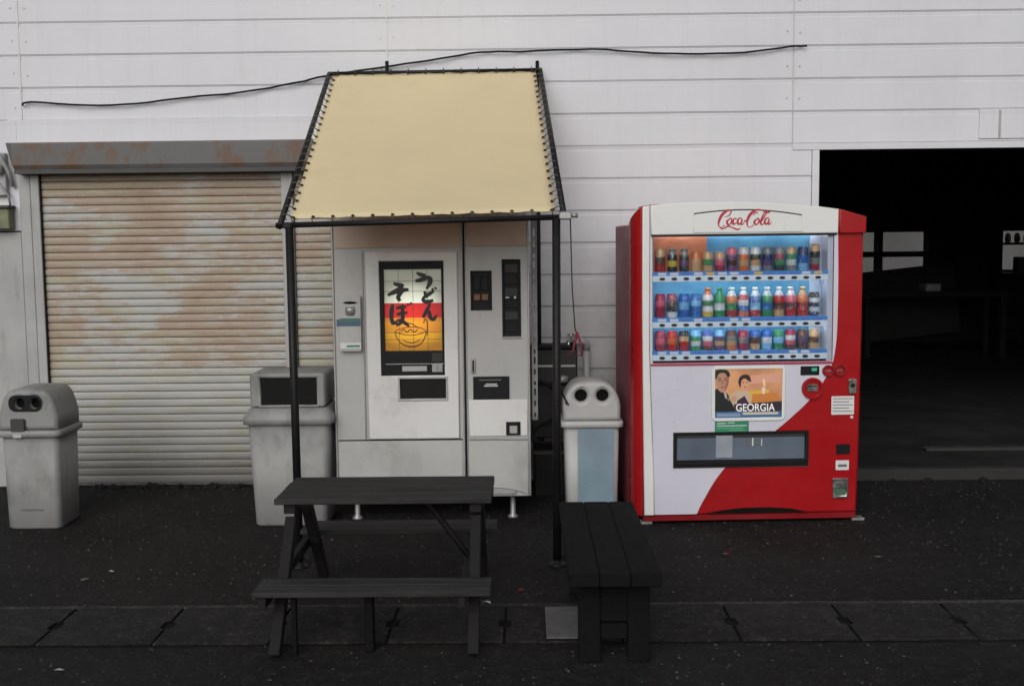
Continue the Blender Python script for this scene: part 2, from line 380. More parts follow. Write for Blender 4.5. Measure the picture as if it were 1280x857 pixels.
def scrap(name, x, y, s, m, label, cat, seed, group=None):
    random.seed(seed); bm = bmesh.new(); n = 7
    vs = [bm.verts.new((x + cos(2*pi*k/n)*s*random.uniform(.5, 1), y + sin(2*pi*k/n)*s*random.uniform(.3, .6), .012 + random.uniform(0, s*.35))) for k in range(n)]
    c = bm.verts.new((x, y, .015 + s*.3))
    for k in range(n): bm.faces.new((vs[k], vs[(k+1) % n], c))
    single(name, bm, m, label, cat, group)
PAPER = flat('litter_white', (.30, .30, .29), .7); LEAF = flat('litter_red', (.10, .008, .012), .6); LEAFB = flat('litter_brown', (.07, .06, .045), .8)
scrap('paper_scrap', -.185, -2.60, .03, PAPER, 'small white paper scrap near the right end of the picnic table seat', 'litter', 1)
scrap('paper_scrap', -2.38, -3.35, .028, PAPER, 'pale scrap on the asphalt at lower left, the left one of the close pair', 'litter', 2)
scrap('paper_scrap', -1.79, -3.37, .028, PAPER, 'pale scrap on the asphalt at lower left, the right one of the close pair', 'litter', 3)
scrap('paper_scrap', -2.07, -2.08, .026, PAPER, 'pale scrap left of the picnic table beyond the gutter, the farther one', 'litter', 4)
scrap('paper_scrap', -2.15, -2.22, .03, LEAFB, 'brownish scrap left of the picnic table beyond the gutter, the nearer one', 'litter', 5)
scrap('paper_scrap', 1.78, -1.93, .028, LEAFB, 'pale scrap on the asphalt in front of the red and white machine', 'litter', 6)
scrap('red_leaf', .18, -1.83, .03, LEAF, 'small dark red leaf beside the far end of the black bench', 'leaf', 7)
scrap('red_leaf', -.03, -2.42, .028, LEAF, 'small dark red leaf just right of the picnic table', 'leaf', 8)
scrap('red_leaf', 1.02, -1.85, .028, LEAF, 'dark red leaf on the asphalt in front of the red and white machine', 'leaf', 9)

# ---------------------------------------------------------------- building
B = thing('warehouse', (0, 0, 0), 'long white metal-clad warehouse with a rusty roller shutter and a wide dark doorway', 'building')
OX0, OX1, OZ = 1.945, 5.4, 2.205
WIN = [(4.35, 5.17, 1.40, 1.70), (5.22, 5.90, 1.40, 1.70), (4.35, 5.17, 1.03, 1.34), (5.22, 5.90, 1.03, 1.34), (6.93, 7.6, 1.12, 1.70)]
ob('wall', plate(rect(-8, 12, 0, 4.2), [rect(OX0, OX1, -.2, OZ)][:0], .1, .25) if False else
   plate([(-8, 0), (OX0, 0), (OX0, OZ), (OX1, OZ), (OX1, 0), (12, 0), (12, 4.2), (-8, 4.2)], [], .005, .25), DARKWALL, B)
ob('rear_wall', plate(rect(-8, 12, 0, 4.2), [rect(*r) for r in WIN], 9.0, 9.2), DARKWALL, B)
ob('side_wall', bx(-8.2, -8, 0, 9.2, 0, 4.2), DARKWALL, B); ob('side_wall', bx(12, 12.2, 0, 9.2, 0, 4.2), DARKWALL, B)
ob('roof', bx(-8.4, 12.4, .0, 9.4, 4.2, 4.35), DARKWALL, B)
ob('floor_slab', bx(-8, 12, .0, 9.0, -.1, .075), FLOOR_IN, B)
ob('threshold', bx(OX0, OX1, -.10, -.003, 0, .082, bev=.008), mat('threshold_concrete', (.018, .018, .0175), .8, .3, 6, bump=.3), B)
for i, r in enumerate(WIN):
    f = ob('window', plate(rect(r[0]-.02, r[1]+.02, r[2]-.02, r[3]+.02), [rect(r[0]+.01, r[1]-.01, r[2]+.01, r[3]-.01)], 8.96, 8.995), BLACKMET, B)
    ob('pane', bx(r[0]+.01, r[1]-.01, 8.97, 8.975, r[2]+.01, r[3]-.01), DIRTY, f)
nb = thing('window_backing_building', (10, 24, 0), 'pale wall added beyond the far windows inside the doorway to brighten their panes', 'building')  # pale block added to brighten the view through the windows
ob('wall', bx(-9, 9, 0, 5, 0, 4.5), mat('pale_render', (.45, .45, .45), .8, .2, .7), nb)
ob('roof', bx(-9.3, 9.3, -.3, 5.3, 4.5, 4.7), DARKWALL, nb)
# siding boards: one mesh per length, profile with a shallow channel at the top edge
def board(x0, x1, h=.211):
    pr = [(-.000, .0), (-.0115, .0004), (-.014, .003), (-.014, h-.036), (-.010, h-.030), (-.010, h-.008), (-.0135, h-.004), (-.0135, h-.0012), (0, h-.001)]
    bm = bmesh.new(); a = [bm.verts.new((x0+.0015, y, z)) for y, z in pr]; b = [bm.verts.new((x1-.0015, y, z)) for y, z in pr]
    for k in range(len(pr)): bm.faces.new((a[k], a[(k+1) % len(pr)], b[(k+1) % len(pr)], b[k]))
    bm.faces.new(a); bm.faces.new(b[::-1]); return tomesh(bm, 'siding_board')
rowz = [2.247 + .211*k for k in range(-11, 9)]
cache = {}
def rowboards(z, segs):
    for s in segs:
        if s not in cache:
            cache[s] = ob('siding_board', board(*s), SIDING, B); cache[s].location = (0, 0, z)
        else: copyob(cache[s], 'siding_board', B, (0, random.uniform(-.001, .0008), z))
for z in rowz:
    if z > 2.24: rowboards(z, [(-8, -5.6), (-5.6, -3.316), (-3.316, -.889), (-.889, 1.771), (1.771, 4.2), (4.2, 6.6), (6.6, 9.2), (9.2, 12)])
    elif z > 0.1: rowboards(z, [(-.15, 1.90), (5.45, 8.5), (8.5, 12), (-8, -5.6)])
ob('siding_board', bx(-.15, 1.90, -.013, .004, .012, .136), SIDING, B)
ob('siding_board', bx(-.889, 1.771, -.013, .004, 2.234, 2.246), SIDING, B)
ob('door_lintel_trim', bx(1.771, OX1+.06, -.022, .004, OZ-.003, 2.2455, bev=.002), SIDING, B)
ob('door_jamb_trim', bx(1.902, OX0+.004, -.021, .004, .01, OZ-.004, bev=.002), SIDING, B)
ob('door_jamb_trim', bx(OX1-.004, OX1+.045, -.026, .004, .01, OZ-.004, bev=.002), WHITEP, B)
ob('panel_seam', bx(-.892, -.886, -.0175, -.0005, 2.30, 4.1), TRIMG, B); ob('panel_seam', bx(1.768, 1.774, -.0175, -.0005, 2.247, 4.1), TRIMG, B)
ob('panel_seam', bx(-3.322, -3.312, -.0175, -.0005, 2.56, 4.1), TRIMG, B)
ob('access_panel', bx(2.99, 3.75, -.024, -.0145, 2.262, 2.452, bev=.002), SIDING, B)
ob('access_panel_rib', bx(3.115, 3.13, -.028, -.0245, 2.268, 2.446), WHITEP, B)
scr = None
for x in (-.93, -.845, 1.73, 1.812, -3.36, -3.27):
    for z in rowz:
        if z > 2.3 and z < 3.4:
            if scr is None: scr = ob('fixing_screw', disc(0, 0, .0065, -.019, -.014, 8), TRIMG, B); scr.location = (x, 0, z + .085)
            else: copyob(scr, 'fixing_screw', B, (x + random.uniform(-.004, .004), 0, z + .085 + random.uniform(-.01, .01)))
# shutter head flashing, box and guide rails
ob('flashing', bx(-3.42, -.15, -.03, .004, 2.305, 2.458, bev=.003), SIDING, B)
sb = bmesh.new()
for (x, pr) in ((-3.40, 0), (-.17, 0)):
    pass
prof = [(.0, 2.312), (-.12, 2.300), (-.175, 2.285), (-.175, 2.150), (-.165, 2.125), (-.0, 2.125)]
xa = [-3.40, -3.39, -3.33, -3.33, -3.32, -3.36]
a = [sb.verts.new((xa[k], y, z)) for k, (y, z) in enumerate(prof)]; b = [sb.verts.new((-.17, y, z)) for y, z in prof]
for k in range(6): sb.faces.new((a[k], a[(k+1) % 6], b[(k+1) % 6], b[k]))
sb.faces.new(a); sb.faces.new(b[::-1])
ob('shutter_box', sb, RUSTBOX, B, 'grey steel shutter box with brown rust stains')
ob('shutter_box_lip', bx(-3.32, -.18, -.168, -.01, 2.095, 2.1235), mat('box_lip', (.05, .05, .05), .6), B)
def rail(x0, x1, m, lab=None):
    bm = bmesh.new(); box(bm, x0, x1, -.075, .0, .0, 2.094, bev=.004); return ob('guide_rail', bm, m, B, lab)
rail(-3.262, -3.205, WHITEP); rail(-1.602, -1.525, WHITEP)
ob('door_frame_post', bx(-3.345, -3.272, -.055, .0, .0, 2.2, bev=.004), WHITEP, B)
ob('rail_groove', bx(-3.208, -3.200, -.068, -.004, .01, 2.09), BLACKP, B)
ob('side_panel', bx(-8, -3.352, -.04, .0, .0, 1.72, bev=.003), WHITEP, B, 'plain pale flat wall panel at the left edge')
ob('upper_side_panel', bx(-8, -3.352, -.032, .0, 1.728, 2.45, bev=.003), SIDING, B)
def slat(x0, x1, h=.052):
    pr = [(0, 0), (-.003, .001), (-.0075, .007), (-.0095, .022), (-.0085, .038), (-.005, .046), (-.001, h-.001), (.004, h-.001), (.004, 0)]
    bm = bmesh.new(); a = [bm.verts.new((x0, y, z)) for y, z in pr]; b = [bm.verts.new((x1, y, z)) for y, z in pr]; n = len(pr)
    for k in range(n): bm.faces.new((a[k], a[(k+1) % n], b[(k+1) % n], b[k]))
    bm.faces.new(a); bm.faces.new(b[::-1]); return bm
for x0, x1 in ((-3.203, -1.606), (-1.521, -.2)):
    sh = ob('roller_shutter', bx(x0+.006, x1-.006, -.05, -.030, .004, .026, bev=.003), mat('dirty_bottom_bar', (.07, .068, .065), .7, .4, 12), B, 'closed roller shutter streaked with tan rust')
    for k in range(41):
        if k == 0: s0 = ob('slat', slat(x0, x1), SHUT, sh); s0.location = (0, -.032, .02)
        else: copyob(s0, 'slat', sh, (0, -.032 + random.uniform(-.0015, .0015), .02 + .052*k))

# wire strung along the wall
wp = [(-3.3, 2.551), (-3.241, 2.571), (-2.87, 2.545), (-2.552, 2.552), (-2.207, 2.589), (-1.862, 2.616), (-1.491, 2.674), (-1.279, 2.718), (-.857, 2.775), (-.541, 2.817), (-.279, 2.855), (-.017, 2.857), (.454, 2.866), (.767, 2.842), (1.08, 2.828), (1.445, 2.833), (1.74, 2.866), (1.851, 2.869)]
single('wall_cable', tb([(x, -.03 - .02*abs(sin(i)), z) for i, (x, z) in enumerate(smoothpts(wp, 4))], .0065, 6), BLACKP, 'thin black cable strung loosely across the upper white wall', 'cable')
# fittings at the left edge
jb = thing('junction_box', (-3.46, -.04, 1.74), 'weathered greenish junction box on the wall at the left edge', 'electrical box')
ob('case', bx(-.10, .072, -.09, -.002, .0, .135, bev=.006), mat('weathered_green', (.17, .17, .10), .6, .35, 12), jb)
ob('hood', bx(-.12, .082, -.11, -.002, .137, .155, bev=.003), mat('dark_hood', (.05, .05, .05), .6), jb)
ob('conduit', tb([(.060, -.03, .155), (.055, -.04, .22), (.0, -.05, .30), (-.045, -.055, .36)], .0075), TRIMG, jb)
lm = thing('wall_bracket', (-3.43, -.03, 2.12), 'pale curved bracket and pipe end beside the shutter box at the left edge', 'bracket')
ob('arm', tb([(.05, -.03, -.10), (.035, -.06, .0), (-.0, -.09, .09), (-.06, -.10, .15)], .014), WHITEP, lm)
ob('plate', bx(-.10, .012, -.05, .0, -.16, .12, bev=.006), WHITEP, lm)
ob('knob', lathe([(.02, -.02), (.03, 0), (.03, .03), (.015, .045)], 12, -.02, -.08), TRIMG, lm)
# pipes, tap, meter box and hoses between the two machines
DG0 = flat('crate_rim_grey', (.02, .02, .02), .6)
fp = thing('water_pipe', (.405, -.09, 0), 'upright white water pipe with a brass tap at its top behind the right bin', 'pipe')
ob('riser', tb([(0, 0, .0), (0, 0, .93)], .022, 10), WHITEP, fp)
ob('elbow', tb([(0, 0, .90), (0, -.004, .945), (-.02, -.01, .96), (-.10, -.012, .962)], .024, 10), WHITEP, fp)
ob('tap', tb([(-.09, -.02, .962), (-.12, -.05, .96), (-.125, -.07, .93)], [.018, .016, .012], 8), CHROME, fp)
ob('tap_handle', tb([(-.10, -.02, .975), (-.10, -.02, 1.0), (-.08, -.02, 1.005), (-.125, -.02, 1.005)], .007, 6), CHROME, fp)
cb = thing('added_black_crate', (.19, -.30, 0), 'black plastic crate added to darken the gap between the two vending machines', 'crate')  # crate added to fill the gap with a dark tone
ob('wall', bx(-.135, .14, -.15, -.14, .0, .30, bev=.003), BLACKP, cb); ob('wall', bx(-.135, .14, .14, .15, .0, .30, bev=.003), BLACKP, cb)
ob('wall', bx(-.145, -.136, -.15, .15, .0, .30, bev=.003), BLACKP, cb); ob('wall', bx(.141, .15, -.15, .15, .0, .30, bev=.003), BLACKP, cb); ob('rim', bx(-.15, .155, -.162, -.1505, .27, .295, bev=.003), DG0, cb); ob('floor', bx(-.134, .139, -.139, .139, .005, .015), BLACKP, cb)
mb = thing('meter_box', (.19, -.02, .50), 'dark grey meter box on the wall behind the awning pole, with pipes below', 'meter box')
DG = mat('dark_grey_box', (.018, .018, .018), .6, .3, 8)
ob('case', bx(-.150, .150, -.17, 0, -.17, .42, bev=.008), DG, mb)
ob('lid', bx(-.155, .145, -.19, 0, .422, .445, bev=.005), BLACKP, mb)
ob('valve', lathe([(.03, .2), (.042, .21), (.042, .24), (.02, .25)], 12, .05, -.20), GALV, mb)
ob('band', bx(-.147, .137, -.178, -.001, .18, .2, bev=.002), BLACKP, mb); ob('band', bx(-.147, .137, -.178, -.001, .30, .315, bev=.002), TRIMG, mb)
ob('pipe', tb([(-.09, -.12, 0), (-.09, -.12, -.3), (-.02, -.14, -.44), (.02, -.14, -.48)], .018), BLACKP, mb)
ob('pipe', tb([(.06, -.08, 0), (.06, -.08, -.48)], .015), GALV, mb)
single('hose', tb(smoothpts([(.05, -.30, .74), (.14, -.32, .70), (.22, -.3, .60), (.17, -.33, .48), (.06, -.34, .42), (.05, -.36, .34), (.2, -.34, .30), (.24, -.35, .12), (.1, -.4, .03), (-.05, -.42, .02)], 5), .011, 7), BLACKP, 'black rubber hose looping down between the two machines', 'hose')
single('slotted_angle_post', plate(rect(.036, .070, .58, 1.745), [rect(.049, .059, z, z+.022+.01*(k%3)) for k, z in enumerate([.6 + .062*k for k in range(18)])], -.985, -.980), mat('grey_strip', (.2, .2, .2), .6, .35, 9), 'upright grey slotted steel strip along the right side of the noodle machine', 'post')
rt = thing('hanging_cord', (.262, -1.95, 0), 'thin cord hanging from the awning clamp with a red ribbon at its end', 'cord')
rp = [(-.035, 0, 1.73), (-.028, 0, 1.4), (-.015, .0, 1.19), (-.005, 0, 1.165)]
for o_ in (0,): ob('cord', tb(rp, .0035, 5), DG, rt)
ob('ribbon', tb([(-.005, 0, 1.17), (-.025, 0, 1.08), (-.05, -.01, 1.06)], [.007, .006, .003], 5), flat('red_ribbon', (.13, .006, .02), .6), rt)
ob('ribbon', tb([(-.005, 0, 1.17), (.018, 0, 1.10), (.016, -.01, 1.055), (-.01, 0, 1.06)], [.007, .006, .005, .003], 5), bpy.data.materials['red_ribbon'], rt)

# ---------------------------------------------------------------- inside the doorway
rk = thing('storage_rack', (6.6, 8.2, .075), 'dark storage rack deep inside the doorway in front of the right window', 'rack')
for x in (.0, 1.4): ob('post', bx(x, x+.05, 0, .05, 0, 1.75), BLACKMET, rk)
for z in (.5, 1.0, 1.42): ob('shelf', bx(0.052, 1.398, -.02, .42, z, z+.03), BLACKMET, rk)
for i, (x, z, ww, hh) in enumerate(((.3, 1.03, .12, .22), (.46, 1.03, .09, .30), (.62, 1.03, .2, .16), (.9, 1.03, .25, .26))):
    single('box', bx(6.6+x, 6.6+x+ww, 8.25, 8.45, .075+z+.001, .075+z+hh, bev=.01), mat('cardboard_%d' % i, (.08+.03*i, .075+.02*i, .065+.02*i), .8, .2, 5), ['narrow grey box on the middle shelf of the dark rack, leftmost', 'tall thin box on the middle shelf of the dark rack', 'low wide box on the middle shelf of the dark rack', 'large pale box on the middle shelf of the dark rack, rightmost'][i], 'box')
for i in range(4):
    single('bundle', lathe([(.03, 1.526), (.045, 1.56), (.04, 1.62), (.02, 1.66)], 8, 6.80+.13*i, 8.4), mat('bundle_%d' % i, (.25, .25, .24), .8, .4, 20), ['first', 'second', 'third', 'fourth'][i] + ' small pale bundle from the left on top of the dark rack', 'bundle')
bm = bmesh.new(); box(bm, 0, 1.7, 0, .04, 0, 1.0, bev=.004)
bo = ob('leaning_board', bm, mat('black_board', (.02, .02, .02), .8), None, 'dark board leaning at a slant below the left window inside the doorway', category='board')
bo.location = (4.55, 8.55, .09); bo.rotation_euler = (-.12, -.10, 0)
wbn = thing('workbench', (4.3, 6.8, .075), 'low dark workbench deep inside the doorway below the windows', 'workbench')
ob('top', bx(0, 1.9, 0, .7, .78, .84, bev=.005), DARKWALL, wbn)
for x in (.05, 1.78):
    for y in (.05, .58): ob('leg', bx(x, x+.07, y, y+.07, 0, .778), DARKWALL, wbn)
single('tool_case', bx(5.15, 5.35, 6.95, 7.2, .918, 1.02, bev=.015), mat('pale_case', (.3, .3, .3), .5), 'small pale case on the workbench inside the doorway', 'case')
single('floor_plank', bx(2.55, 3.45, .30, .42, .077, .10, bev=.004).copy() if False else bx(2.9, 4.6, .55, .64, .077, .097, bev=.003), mat('pale_plank', (.028, .027, .026), .8, .3, 8), 'pale plank lying on the floor just inside the doorway', 'plank')

# ---------------------------------------------------------------- waste bins
BG = 'waste bins standing along the wall'
def round_hole_bin(name, loc, label, w0, w1, d0, d1, hb, ht, hole_r, hole_dx, hole_z, m, arch=1., rz=0):
    t = thing(name, loc, label, 'waste bin', rz, BG)
    ob('body', loft([(0.0, -w0/2+.01, w0/2-.01, -d0/2+.01, d0/2-.01), (.012, -w0/2, w0/2, -d0/2, d0/2), (hb-.03, -w1/2+.012, w1/2-.012, -d1/2+.012, d1/2-.012)], .035), m, t)
    ob('rim', loft([(hb-.04, -w1/2-.004, w1/2+.004, -d1/2-.004, d1/2+.004), (hb-.035, -w1/2-.012, w1/2+.012, -d1/2-.012, d1/2+.012), (hb-.008, -w1/2-.012, w1/2+.012, -d1/2-.012, d1/2+.012), (hb, -w1/2-.004, w1/2+.004, -d1/2-.004, d1/2+.004)], .04), m, t)
    H = ht - hb; hw = w1/2 - .004
    out = [(-hw, hb+.001)] + [(hw*(abs(cos(a))**(.75*arch))*(-1 if cos(a) < 0 else 1), hb + H*(.34 + .66*sin(a)**(1/arch))) for a in [pi - pi*k/18 for k in range(19)]] + [(hw, hb+.001)]
    holes = [circ(-hole_dx, hole_z, hole_r), circ(hole_dx, hole_z, hole_r)]
    ob('hood', plate(out, holes, -d1/2+.006, d1/2-.006, .022), m, t)
    for s in (-1, 1): ob('hole', disc(s*hole_dx, hole_z, hole_r-.002, -d1/2+.040, d1/2-.04), HOLE, t)
    return t
b1 = round_hole_bin('waste_bin', (-2.845, -1.04, 0), 'scuffed grey plastic bin with two round holes at the far left edge', .31, .35, .30, .34, .58, .815, .032, .043, .735, BINM, .45)
ob('hole_surround', plate(rect(-.105, .085, .688, .782, .04), [circ(-.043, .735, .032), circ(.043, .735, .032)], -.1685, -.163, .0015), BLACKP, b1)
ob('flap', bx(-.095, -.012, -.181, -.1645, .555, .648, bev=.006), flat('flap_grey', (.035, .035, .035), .5), b1)
ob('flap_tab', bx(-.08, -.03, -.188, -.1815, .54, .56, bev=.002), BINM2, b1)
ob('crease', bx(-.07, .06, -.1605, -.150, .115, .12), mat('bin_scuff', (.14, .135, .13), .7), b1)
b3 = round_hole_bin('waste_bin', (.385, -.86, 0), 'narrow pale bin with a domed hood, two round holes and a light blue front', .30, .345, .30, .32, .575, .805, .036, .063, .722, BINM2, .8)
ob('poster', plate(rect(-.083, .125, .03, .53), [], -.1685, -.1655), mat('light_blue_poster', (.18, .26, .32), .5, .12, 5, grime=(.2, .17, .24), gamt=.3, gscale=4), b3, 'light blue printed sheet on the bin front')
# middle bin with rectangular flap opening
b2 = thing('waste_bin', (-1.365, -.98, 0), 'large grey bin with a square black opening, left of the noodle machine', 'waste bin', 0, BG)
ob('body', loft([(0, -.20, .20, -.17, .17), (.012, -.208, .212, -.178, .178), (.60, -.232, .232, -.20, .20)], .035), BINM, b2)
ob('rim', loft([(.595, -.245, .245, -.215, .215), (.60, -.258, .258, -.225, .225), (.635, -.258, .258, -.225, .225), (.675, -.235, .235, -.2, .2), (.69, -.22, .22, -.185, .185)], .045), BINM, b2)
hb = bmesh.new()
ob('hood', plate(rect(-.215, .215, .691, .888, .02), [rect(-.155, .168, .705, .862)], -.178, .16, .01), BINM, b2)
ob('flap', bx(-.153, .166, -.166, -.155, .706, .861), flat('black_flap', (.005, .005, .005), .6, spec=.15), b2)

# ---------------------------------------------------------------- noodle machine
U = thing('noodle_vending_machine', (-1.102, -1.06, 0), 'old white hot noodle vending machine with a glowing yellow and red picture panel', 'vending machine', .012)
W = 1.122
ob('body', bx(.006, W-.006, .045, .72, .14, 1.79, bev=.006), MACH3, U)
ob('left_door', plate(rect(.0, .746, .14, 1.775), [rect(.2665, .6345, .86, 1.518), rect(.372, .642, .722, .842)], .0, .043, .005), MACH, U)
ob('right_door', plate(rect(.757, W, .14, 1.775), [rect(.793, .908, 1.235, 1.455), rect(.976, 1.072, 1.085, 1.517), rect(.80, 1.003, .718, .843)], .0, .043, .005), MACH, U)
ob('door_gap', bx(.747, .756, .012, .043, .142, 1.77), BLACKP, U)
ob('centre_post', bx(.737, .744, -.008, -.0005, .145, 1.77, bev=.002), TRIMG, U)
ob('centre_post', bx(.7585, .7645, -.006, -.0005, .145, 1.77, bev=.002), TRIMG, U)
ob('frame_edge', bx(-.008, .004, -.010, -.0005, .142, 1.77, bev=.003), TRIMG, U); ob('frame_edge', bx(W-.006, W+.006, -.008, -.0005, .142, 1.77, bev=.003), TRIMG, U)
# header panels, inner raised door panel and lower panels
HDR = mat('brown_header', (.50, .39, .32), .5, .1, 3, grime=(.38, .28, .22), gamt=.4, gscale=3)  # tan-brown base colour with darker noise patches
ob('header_panel', plate(rect(.012, .732, 1.595, 1.755), [], -.008, -.0005, .002), HDR, U, 'tan-brown panel under the awning')
ob('header_panel', plate(rect(.772, W-.012, 1.60, 1.755), [], -.008, -.0005, .002), HDR, U, 'tan-brown panel under the awning')
ob('raised_panel', plate(rect(.188, .715, .489, 1.572), [rect(.2665, .6345, .86, 1.518), rect(.372, .642, .722, .842)], -.022, -.0005, .006), MACH2, U, 'brighter raised centre panel of the left door')
ob('lower_panel', plate(rect(.010, .730, .150, .476), [], -.009, -.0005, .003), MACH3, U)
ob('panel_gap', bx(.010, .732, -.006, -.0004, .478, .484), BLACKP, U)
ob('coin_panel', plate(rect(.772, W-.012, .498, .712), [], -.010, -.0005, .004), MACH2, U)
ob('panel_lip', bx(.768, W-.010, -.014, -.0006, .477, .487, bev=.002), TRIMG, U)
ob('lower_panel', plate([(.768, .150)] + [(.80, .165), (.86, .185), (.93, .192), (1.0, .185), (1.07, .168)] + [(W-.010, .150), (W-.010, .470), (.768, .470)], [], -.012, -.0005, .003), MACH3, U)
ob('vent', bx(.86, 1.04, -.013, -.006, .153, .178, bev=.004), TRIMG, U)
# window
ob('window_frame', plate(rect(.2675, .6335, .861, 1.517), [rect(.292, .622, 1.002, 1.472), ], -.026, .012, .003), BLACKP, U)
def panel_mat():
    m = bpy.data.materials.new('backlit_picture'); m.use_nodes = True; t = m.node_tree; b = t.nodes['Principled BSDF']
    tc = node(t, 'ShaderNodeTexCoord'); sp = node(t, 'ShaderNodeSeparateXYZ'); L(t, tc.outputs['Object'], sp.inputs[0])
    mr = node(t, 'ShaderNodeMapRange'); mr.inputs[1].default_value = 1.002; mr.inputs[2].default_value = 1.472; L(t, sp.outputs[2], mr.inputs[0])
    r = ramp(t, mr.outputs[0], [(0, (.80, .34, .008)), (.10, (.95, .46, .01)), (.22, (.80, .31, .015)), (.36, (.70, .25, .015)), (.405, (.60, .012, .010)), (.585, (.88, .92, .74)), (.8, (.80, .83, .66))], 'LINEAR')
    r.color_ramp.interpolation = 'CONSTANT'; L(t, mixc(t, .45, (0, 0, 0), r.outputs[0]), b.inputs['Base Color'])
    # single lamp behind the panel: light falls off from its middle
    v = node(t, 'ShaderNodeVectorMath', operation='DISTANCE'); L(t, tc.outputs['Object'], v.inputs[0]); v.inputs[1].default_value = (.452, .01, 1.20)
    mp = node(t, 'ShaderNodeMapRange'); mp.inputs[1].default_value = .02; mp.inputs[2].default_value = .21; mp.inputs[3].default_value = 1.15; mp.inputs[4].default_value = .12
    L(t, v.outputs['Value'], mp.inputs[0]); L(t, r.outputs[0], b.inputs['Emission Color']); L(t, mp.outputs[0], b.inputs['Emission Strength'])
    b.inputs['Roughness'].default_value = .4; return m
ob('picture_panel', bx(.290, .624, -.004, .003, 1.0, 1.474), panel_mat(), U, 'glowing cream, red and amber picture panel')
for x in (.374, .457, .540): ob('panel_joint', bx(x-.0012, x+.0012, -.0056, -.0042, 1.003, 1.471), flat('joint_%d' % (x*100), (.10, .09, .05), .6), U)
for z in (1.403, 1.345, 1.107, 1.067): ob('panel_joint', bx(.293, .621, -.0062, -.0058, z-.0012, z+.0012), flat('jointh_%d' % (z*100), (.12, .08, .03), .6), U)
BRUSH = flat('brush_ink', (.008, .006, .010), .5)
def Z(X, Y, wd):   # drawing coordinates of the panel lettering
    px = X/4.764 + 460; py = Y/4.761 + 320
    return (.292 + (px-479)/(553-479)*.33, 1.472 - (py-337.5)/(100)*.47, wd*.00155 if wd > 6.5 else wd*.00125)
def brush_set(strokes, y, m, name, lab):
    bm = bmesh.new()
    for i, s in enumerate(strokes): brush(bm, [Z(*p) for p in s], y - i*1.5e-4)
    return ob(name, bm, m, U, lab)
brush_set([
    [(292, 104, 8), (318, 116, 15), (348, 118, 9)],                                                   # う
    [(283, 152, 10), (318, 146, 17), (352, 134, 16), (374, 142, 19), (372, 168, 15), (350, 200, 8)],
    [(338, 212, 9), (346, 232, 14), (356, 250, 10)],                                                  # ど
    [(398, 210, 9), (368, 228, 15), (336, 248, 12), (330, 266, 13), (356, 274, 16), (392, 266, 10)],
    [(384, 196, 8), (392, 208, 10)], [(402, 190, 7), (411, 202, 9)],
    [(372, 286, 9), (356, 316, 14), (336, 350, 13), (326, 366, 9), (346, 338, 10), (366, 334, 12), (372, 366, 15), (392, 376, 14), (412, 352, 7)],   # ん
], -.0072, BRUSH, 'lettering', 'black brush characters うどん')
brush_set([
    [(148, 164, 8), (172, 172, 15), (204, 178, 13), (180, 196, 12), (146, 216, 15), (112, 234, 10)],  # そ
    [(112, 234, 8), (160, 216, 15), (212, 204, 16), (242, 202, 9)],
    [(212, 206, 9), (188, 226, 15), (176, 248, 16), (188, 268, 12)],
    [(142, 286, 10), (134, 326, 17), (132, 368, 15), (142, 398, 14), (152, 384, 7)],                  # ば
    [(162, 310, 8), (192, 304, 13), (226, 300, 8)], [(164, 346, 8), (196, 340, 13), (232, 336, 8)],
    [(200, 288, 10), (202, 326, 14), (200, 372, 15), (178, 402, 13), (158, 396, 9), (180, 378, 9), (218, 398, 14), (240, 416, 8)],
    [(232, 282, 7), (240, 294, 10)], [(250, 276, 7), (258, 287, 9)],
], -.0072, BRUSH, 'lettering', 'black brush characters そば')
BOWLINK = flat('bowl_line_ink', (.16, .05, .01), .5)
brush_set([
    [(150, 446, 4), (168, 492, 5), (204, 524, 6), (256, 536, 7), (306, 522, 6), (334, 486, 5), (346, 446, 4)],
    [(150, 446, 4), (196, 462, 4), (256, 468, 4), (310, 460, 4), (346, 446, 4)],
    [(156, 440, 3), (200, 426, 4), (256, 420, 4), (312, 426, 4), (346, 444, 3)],
    [(186, 446, 4), (206, 434, 5), (226, 450, 5), (248, 434, 5), (270, 450, 5), (292, 434, 4)],
    [(200, 500, 4), (256, 512, 5), (308, 498, 4)],
    [(330, 400, 4), (340, 372, 5), (352, 400, 4), (350, 470, 4)], [(300, 428, 4), (250, 400, 5), (190, 400, 5), (160, 420, 4)],
], -.0070, BOWLINK, 'bowl_drawing', 'brown line drawing of a noodle bowl')
ob('window_ledge', bx(.294, .632, -.030, -.0265, .925, .930, bev=.001), TRIMG, U)
ob('name_plate', bx(.39, .532, -.0285, -.0262, .885, .915), TRIMG, U)
ob('name_plate', bx(.562, .622, -.0285, -.0262, .880, .925), mat('plate_pale', (.3, .3, .3), .5, .4, 60), U); ob('name_plate', bx(.562, .622, -.0285, -.0262, .940, .99), DG, U)
ob('window_back', bx(.268, .633, .013, .02, .861, 1.517), BLACKP, U)
def recess(n, x0, x1, z0, z1, depth=.035):
    ob(n, bx(x0, x1, depth, depth+.006, z0, z1), HOLE, U)
recess('cup_slot', .372, .642, .722, .842); ob('slot_frame', plate(rect(.362, .652, .712, .852), [rect(.374, .640, .724, .840)], -.028, -.0225, .002), TRIMG, U)
ob('cup_flap', bx(.376, .638, -.010, -.004, .728, .836), mat('dark_flap', (.007, .007, .007), .4, .2, 9, spec=.2), U)
